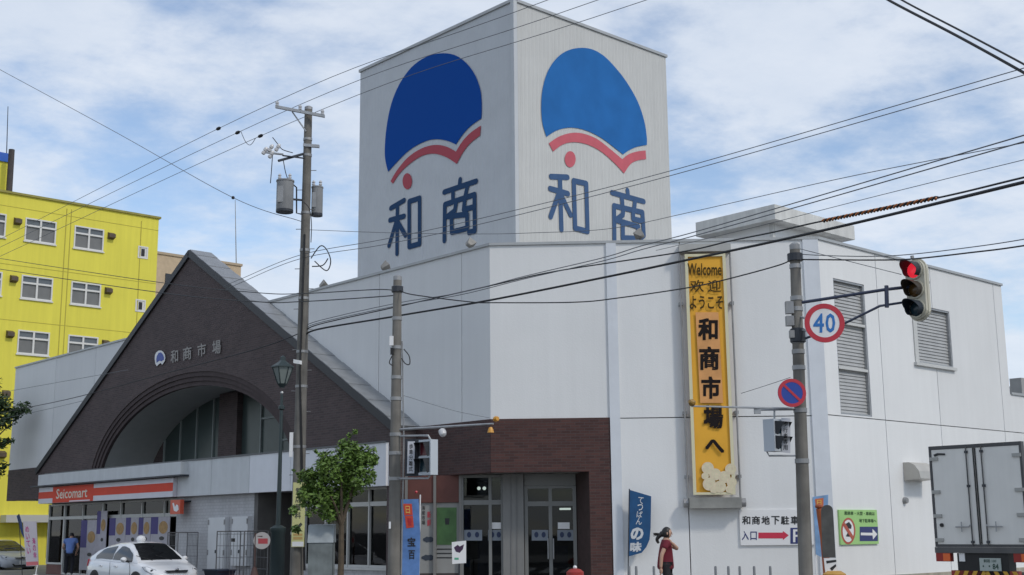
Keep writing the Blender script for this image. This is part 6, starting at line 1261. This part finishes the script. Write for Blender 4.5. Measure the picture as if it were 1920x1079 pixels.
for a, c in ((u0t + 0.055, tkc - 0.012), (tkc + 0.012, u1t - 0.055)):
    q = MB(); q.box(ft, a, c, -0.058, -0.01, tz0 + 0.055, tz1 - 0.075); dr_ = q.build('rear_door', M_tkw, tk)
    e = a if a < tkc - 0.1 else c; inn = c if a < tkc - 0.1 else a; sg_ = -1 if a < tkc - 0.1 else 1
    q = MB(); q.box(ft, min(inn, inn + sg_ * .02), max(inn, inn + sg_ * .02), -0.009, 0.004, tz0 + 0.06, tz1 - 0.08); q.build('door_seal', M_black, dr_)
    rod = inn + sg_ * 0.15
    q = MB(); q.tube([ft.pt(rod, 0.02, tz0 + 0.03), ft.pt(rod, 0.02, tz1 - 0.05)], 0.014, 6); q.build('lock_rod', M_tkd, dr_)
    for z in (tz0 + 0.10, tz0 + 1.2, tz1 - 0.15):
        q = MB(); q.box(ft, rod - 0.03, rod + 0.03, -0.009, 0.03, z - 0.025, z + 0.025); q.build('rod_guide', M_dark, dr_)
    hz = U(1833, 988)[1]
    q = MB(); q.tube([ft.pt(rod, 0.04, hz + 0.04), ft.pt(rod + sg_ * 0.05, 0.05, hz), ft.pt(rod + sg_ * 0.33, 0.04, hz)], 0.014, 6); q.tube([ft.pt(rod + sg_ * 0.2, 0.04, hz - 0.1), ft.pt(rod + sg_ * 0.2, 0.04, hz + 0.1)], 0.012, 6); q.build('door_handle', M_galv, dr_)
    for z in (tz0 + 0.14, tz0 + 0.62, tz0 + 1.1, tz1 - 0.26):
        q = MB(); q.box(ft, min(e - sg_ * -0.04, e - sg_ * 0.14), max(e + sg_ * 0.04, e - sg_ * 0.14), -0.008, 0.022, z - 0.035, z + 0.035); q.build('hinge', mat('truck_hinge', (0.38, 0.38, 0.36), 0.5, metal=0.3), dr_)
q = MB(); poly_px(q, [(1750, 853), (1757, 850), (1772, 850.5), (1772, 854), (1760, 854), (1752, 857)], ft, 0.006); q.build('maker_mark', M_ink, tk)
q = MB(); q.lathe(ft.at(1766, 985, 0.0), [(0.04, -0.01), (0.04, 0.02), (0.03, 0.025)], 10, ax=ft.n); q.build('door_stop', M_black, tk)
q = MB(); q.box(ft, u0t, u1t, -0.15, 0.03, tz0 - 0.115, tz0 - 0.004); q.build('rear_sill', mat('sill_grey', (0.10, 0.10, 0.10), 0.6, var=0.2), tk)
zA, zB = U(1760, 1037)[1], U(1760, 1053)[1]
for a, c in ((u0t + 0.01, u0t + 0.33), (u1t - 0.33, u1t - 0.01)):
    q = MB(); q.box(ft, a, c, -0.1, 0.02, zB, zA); tlg = q.build('tail_light', mat('tail_red', (0.30, 0.02, 0.015), 0.3), tk)
    q = MB(); q.box(ft, a + 0.16, c - 0.01, 0.021, 0.028, zB + 0.01, zA - 0.01); q.build('indicator', mat('indicator_orange', (0.75, 0.14, 0.03), 0.3), tlg)
q = MB(); q.box(ft, u0t + 0.5, u0t + 0.62, -0.06, 0.0, U(1800, 1053)[1], U(1800, 1036)[1]); q.build('side_lamp', M_wht, tk)
q = MB(); q.box(ft, u0t + 0.45, u1t - 0.45, -0.3, -0.02, 0.55, tz0 - 0.12); q.build('chassis_end', M_black, tk)
pz1, pz0 = U(1858, 1047)[1], U(1858, 1071)[1]; pu0 = U(1837, 1058)[0]; pu1 = pu0 + 0.44
q = MB(); q.box(ft, pu0, pu1, -0.018, 0.005, pz0, pz1); npl = q.build('number_plate', mat('plate_pale_green', (0.40, 0.45, 0.42), 0.5), tk)
q = MB(); v_, f_2 = text2d('釧路 100', 0.01); q.add([ft.pt(pu0 + 0.09 + 0.26 * a, 0.009, pz1 - 0.085 + 0.065 * b) for a, b in v_], f_2); v_, f_2 = text2d('・・84', 0.02); q.add([ft.pt(pu0 + 0.06 + 0.33 * a, 0.009, pz0 + 0.03 + 0.11 * b) for a, b in v_], f_2); q.build('plate_lettering', mat('plate_ink', (0.03, 0.07, 0.05), 0.5), npl)
bz1 = U(1850, 1071)[1]; ub0 = u0t + 0.3; nst = 14
q = MB(); q.box(ft, ub0, u1t - 0.3, -0.2, -0.02, bz1 - 0.16, bz1); bmp = q.build('rear_bumper', mat('bumper_dark_red', (0.28, 0.03, 0.02), 0.4), tk)
for i in range(8):
    a = ub0 + 0.02 + i * 0.19; sl_ = 0.1 if a < tkc else -0.1
    q = MB(); q.poly([ft.pt(a + x, -0.016, z) for x, z in ((0, bz1 - 0.155), (0.09, bz1 - 0.155), (0.09 + sl_ * .8, bz1 - 0.005), (sl_ * .8, bz1 - 0.005))]); q.build('chevron', mat('chevron_yellow', (0.6, 0.34, 0.03), 0.4), bmp)
for uu in (u0t + 0.28, u1t - 0.28):
    for o_ in (-1.3, -4.6 - 1.2):
        q = MB(); q.lathe(ft.pt(uu - 0.13, o_, 0.40), [(0.2, 0), (0.38, 0.01), (0.40, 0.05), (0.40, 0.21), (0.38, 0.25), (0.2, 0.26)], 24, ax=ft.d); wl_ = q.build('wheel', M_tyre, tk, smooth=True)
        q = MB(); q.lathe(ft.pt(uu - 0.13, o_, 0.40), [(0.2, 0.03), (0.2, 0.23)], 20, ax=ft.d); q.build('rim', M_rim, wl_)
q = MB(); q.prism([ft.pt(u0t + 0.12, o, z) for o, z in ((-5.35, 0.45), (-5.35, 2.25), (-6.35, 2.25), (-7.0, 1.45), (-7.1, 0.45))], ft.d * (u1t - u0t - 0.24)); q.build('cab', M_carw, tk)
q = MB(); q.prism([ft.pt(u0t + 0.2, o, z) for o, z in ((-6.45, 2.14), (-6.97, 1.50), (-7.0, 1.52), (-6.47, 2.17))], ft.d * (u1t - u0t - 0.4)); q.build('windscreen', M_cglass, tk)
q = MB(); q.box(ft, u0t + 0.5, u1t - 0.5, -6.9, -0.3, 0.5, 0.75); q.build('chassis', M_black, tk)

# ------------------------------------------------------------------ people
def skin(verts, edges, radii, sub=2):
    me = bpy.data.meshes.new('sk'); me.from_pydata([tuple(map(float, v)) for v in verts], edges, []); o = bpy.data.objects.new('sk', me); col.objects.link(o)
    md = o.modifiers.new('s', 'SKIN'); md.use_smooth_shade = True
    sv = me.skin_vertices[0].data
    for i, r in enumerate(radii):
        rr = r if isinstance(r, tuple) else (r, r); sv[i].radius = rr; sv[i].use_root = (i == 0)
    m2 = o.modifiers.new('u', 'SUBSURF'); m2.levels = sub; m2.render_levels = sub
    em = bpy.data.meshes.new_from_object(o.evaluated_get(bpy.context.evaluated_depsgraph_get()))
    v = [np.array(q.co) for q in em.vertices]; f = [list(p.vertices) for p in em.polygons]
    bpy.data.objects.remove(o); bpy.data.meshes.remove(me); bpy.data.meshes.remove(em); return v, f
def chain(path, radii, V, E, Rr, root=None):
    prev = root
    for p, r in zip(path, radii):
        V.append(p); Rr.append(r); i = len(V) - 1
        if prev is not None: E.append((prev, i))
        prev = i
    return prev
def person(base, fdir, label, pose, shirt, trousers, hair_m, ponytail=False, shoes=None):
    F_ = np.array([fdir[0], fdir[1], 0.0]); F_ /= np.linalg.norm(F_); L_ = np.array([-F_[1], F_[0], 0]); B = np.array(base, float); H = pose['h'] / 1.6
    T = lambda p: B + (F_ * p[0] + L_ * p[1] + ZU * p[2]) * H
    root = thing('person', B, label, 'person'); J = pose; skin_m = mat('skin_tone', (0.50, 0.30, 0.21), 0.55, var=0.06)
    def grow(mode):
        V, E, Rr = [], [], []; k = H * (1 if mode == 'body' else 1)
        V.append(T(J['pelvis'] if mode != 'shirt' else np.array(J['pelvis']) + np.array([0, 0, J.get('hem', -0.08)]))); Rr.append({'body': .10, 'shirt': .165 * J.get('loose', 1), 'trousers': .125}[mode] * k); last = 0
        if mode != 'trousers':
            sc_ = {'body': 1.0, 'shirt': 1.22}[mode]
            if mode == 'shirt': last = chain([T(J['pelvis']), T(J['waist']), T(J['chest'])], [.155 * J.get('loose', 1) * k, .142 * J.get('loose', 1) * k, .145 * J.get('loose', 1) * k], V, E, Rr, 0)
            else: last = chain([T(J['waist']), T(J['chest'])], [.10 * k, .112 * k], V, E, Rr, 0)
            ch = last
            up_ = chain([T(J['neckb'])], [.075 * k * (1 if mode == 'body' else 1.05)], V, E, Rr, ch)
            if mode == 'body': chain([T(J['neck']), T(J['head'])], [.05 * k, .06 * k], V, E, Rr, up_)
            for a in ('armr', 'arml'):
                pts = J[a]
                if mode == 'body': chain([T(p) for p in pts], [.052 * k, .042 * k, .033 * k, .026 * k][:len(pts)], V, E, Rr, ch)
                else:
                    s0, s1 = np.array(pts[0]), np.array(pts[1]); chain([T(s0), T(s0 * 0.45 + s1 * 0.55)], [.078 * k, .072 * k], V, E, Rr, ch)
        if mode != 'shirt':
            sc_ = {'body': 0.9, 'trousers': 1.12}[mode]
            for a in ('legr', 'legl'):
                pts = J[a]; rr = [.085, .06, .042][:len(pts)]
                e_ = chain([T(p) for p in pts], [r * sc_ * k for r in rr], V, E, Rr, 0)
        return skin(V, E, Rr)
    q = MB(); v, f = grow('body'); q.add(v, f)
    hc = T(np.array(J['head']) + np.array(J['hoff'])); hf = F_ * J['face'][0] + L_ * J['face'][1] + ZU * J['face'][2]; hf /= np.linalg.norm(hf); hs = np.cross(ZU, hf); hs /= np.linalg.norm(hs); hu = np.cross(hf, hs)
    def headball(c, a, b, d, n=14):   # ellipsoid along face axes
        rings = []
        for i in range(n // 2 + 1):
            t = math.pi * i / (n // 2); rr = max(math.sin(t), 1e-3); jaw = 1 - 0.22 * max(0, math.cos(t)) 
            rings.append([c + (hf * a * math.cos(2 * math.pi * j / n) + hs * b * math.sin(2 * math.pi * j / n)) * rr * jaw - hu * d * math.cos(t) for j in range(n)])
        q.loft(rings)
    headball(hc, .095 * H, .075 * H, .115 * H)
    q.loft([[hc + hf * a + hs * b + hu * c_ for a, b, c_ in rg] for rg in ([(.085, -.012, .02), (.085, .012, .02), (.09, .0, .03)], [(.112, -.016, -.025), (.112, .016, -.025), (.118, 0, -.02)], [(.088, -.012, -.035), (.088, .012, -.035), (.09, 0, -.032)])])
    for s_ in (1, -1): q.ball(hc + hs * .076 * s_ * H - hu * .005 - hf * .005, 0.02, 8, (1, 1, 1.6))
    for a in ('armr', 'arml'):     # hands: palm, four fingers, thumb
        pts = J[a]; w0, w1 = T(pts[-2]), T(pts[-1]); d = w1 - w0; d /= np.linalg.norm(d); sd_ = np.cross(d, F_); sd_ = sd_ / (np.linalg.norm(sd_) + 1e-9) if np.linalg.norm(sd_) > .2 else L_
        nr = np.cross(d, sd_); pc = w1 + d * 0.04
        q.tube([w1, w1 + d * 0.03, w1 + d * 0.085], [0.024, 0.034, 0.03], 8)
        for i, (o_, L1) in enumerate(((-.026, .058), (-.009, .07), (.009, .066), (.026, .05))):
            b0 = w1 + d * 0.08 + sd_ * o_; q.tube([b0, b0 + d * L1 * .5 + nr * .008, b0 + d * L1 * .85 + nr * .026], [.0095, .009, .007], 6)
        b0 = w1 + d * 0.03 + sd_ * .03; q.tube([b0, b0 + sd_ * .025 + d * .025, b0 + sd_ * .028 + d * .055 + nr * .01], [.012, .011, .008], 6)
    body = q.build('body', skin_m, root, smooth=True)
    for s_ in (1, -1):
        q = MB(); q.ball(hc + hf * .088 * H + hs * .03 * s_ * H + hu * .012, 0.0095, 8); q.build('eye', M_ink, body)
    q = MB(); q.boxv(hc + hf * .083 * H - hu * .055 * H, hs * .022, hu * .005, hf * .006); q.build('mouth', mat('lip_tone', (0.35, 0.12, 0.10), 0.5), body)
    v, f = grow('shirt'); q = MB(); q.add(v, f); q.build('shirt', shirt, root, smooth=True)
    v, f = grow('trousers'); q = MB(); q.add(v, f); q.build('trousers', trousers, root, smooth=True)
    q = MB(); rings = []   # hair cap, open at the face
    for i in range(9):
        t = math.pi * (0.28 + 0.72 * i / 8) if ponytail else math.pi * (0.45 + 0.55 * i / 8); rr = max(math.sin(t), 1e-3)
        rings.append([hc - hf * .014 + (hf * .104 * H * math.cos(2 * math.pi * j / 18) * (0.72 if (math.cos(2 * math.pi * j / 18) > .3 and i < 5) else 1) + hs * .088 * H * math.sin(2 * math.pi * j / 18)) * rr - hu * .128 * H * math.cos(t) for j in range(18)])
    q.loft(rings, caps=True)
    if ponytail:
        b0 = hc - hf * 0.10 - hu * 0.02; q.ball(b0, 0.06, 10)
        q.tube(catmull([b0, b0 - hf * .07 - hu * .06, b0 - hf * .10 - hu * .13, b0 - hf * .06 - hu * .19], 4), [.05 - .0022 * i for i in range(13)], 8)
        for k_ in range(7):
            a_ = random.uniform(-.02, .07); q.tube(catmull([b0 - hu * .02, b0 - hf * .09 - hu * (.02 - a_ * .4), b0 - hf * (.17 + .03 * random.random()) - hu * (.05 - a_)], 4), [.022 - .0024 * i for i in range(9)], 5)
    q.build('hair', hair_m, root, smooth=True)
    for a in ('legr', 'legl'):
        ft_ = T(J[a][-1]); q = MB(); ft_ = np.array([ft_[0], ft_[1], B[2]])
        q.loft([[ft_ + F_ * x + L_ * y * w_ + ZU * z for y, z in ((-1, 0), (-1.05, .03), (-.6, hh_), (.6, hh_), (1.05, .03), (1, 0))] for x, w_, hh_ in ((-.09, .03, .07), (-.05, .04, .09), (.05, .045, .07), (.13, .042, .05), (.17, .02, .03))]); q.build('shoe', shoes or M_black, root)
    return root
wom = dict(h=1.61, loose=1.18, hem=-0.12, pelvis=(0, 0, .86), waist=(.005, 0, 1.02), chest=(.01, 0, 1.22), neckb=(.015, 0, 1.33), neck=(.03, 0, 1.39), head=(.05, 0, 1.48), hoff=(0.005, 0, 0.005), face=(1, -0.18, -0.08),
           armr=[(0.0, -.165, 1.30), (-.13, -.22, 1.06), (-.15, -.22, .84), (-.15, -.22, .80)], arml=[(0.03, .14, 1.30), (.29, .10, 1.17), (.14, -.06, 1.28), (.10, -.09, 1.31)],
           legr=[(-.01, -.09, .82), (.0, -.09, .46), (-.22, -.09, .10)], legl=[(.02, .09, .82), (.17, .09, .47), (.2, .09, .09)])
wb0 = gx(1246, 25.9)
person(wb0, (0.93, 0.12), 'woman in a dark red t-shirt walking right past the white wall', wom, mat('dark_red_cotton', (0.15, 0.009, 0.022), 0.8, var=0.15, vscale=9), mat('black_trousers', (0.015, 0.015, 0.017), 0.8), mat('black_hair', (0.012, 0.010, 0.009), 0.45), True)
man = dict(h=1.74, pelvis=(-.08, 0, .85), waist=(0.0, 0, 1.0), chest=(.12, 0, 1.18), neckb=(.20, 0, 1.28), neck=(.25, 0, 1.32), head=(.31, 0, 1.39), hoff=(0.02, 0, -0.01), face=(1, 0.1, -0.4),
           armr=[(0.11, -.18, 1.24), (.10, -.26, 1.0), (.22, -.2, .84), (.25, -.19, .81)], arml=[(0.11, .18, 1.24), (.14, .25, 1.0), (.3, .17, .92), (.33, .16, .91)],
           legr=[(-.06, -.09, .81), (.0, -.1, .45), (-.05, -.1, .09)], legl=[(-.06, .09, .81), (.02, .1, .45), (.03, .1, .09)])
mb1 = gx(133, 48.2)
person(mb1, (-0.25, 0.97), 'man in a light blue shirt and dark trousers at the store door', man, mat('light_blue_shirt', (0.13, 0.22, 0.50), 0.8, var=0.1, vscale=8), mat('navy_black_trousers', (0.012, 0.013, 0.02), 0.8), mat('dark_hair', (0.015, 0.013, 0.012), 0.5))
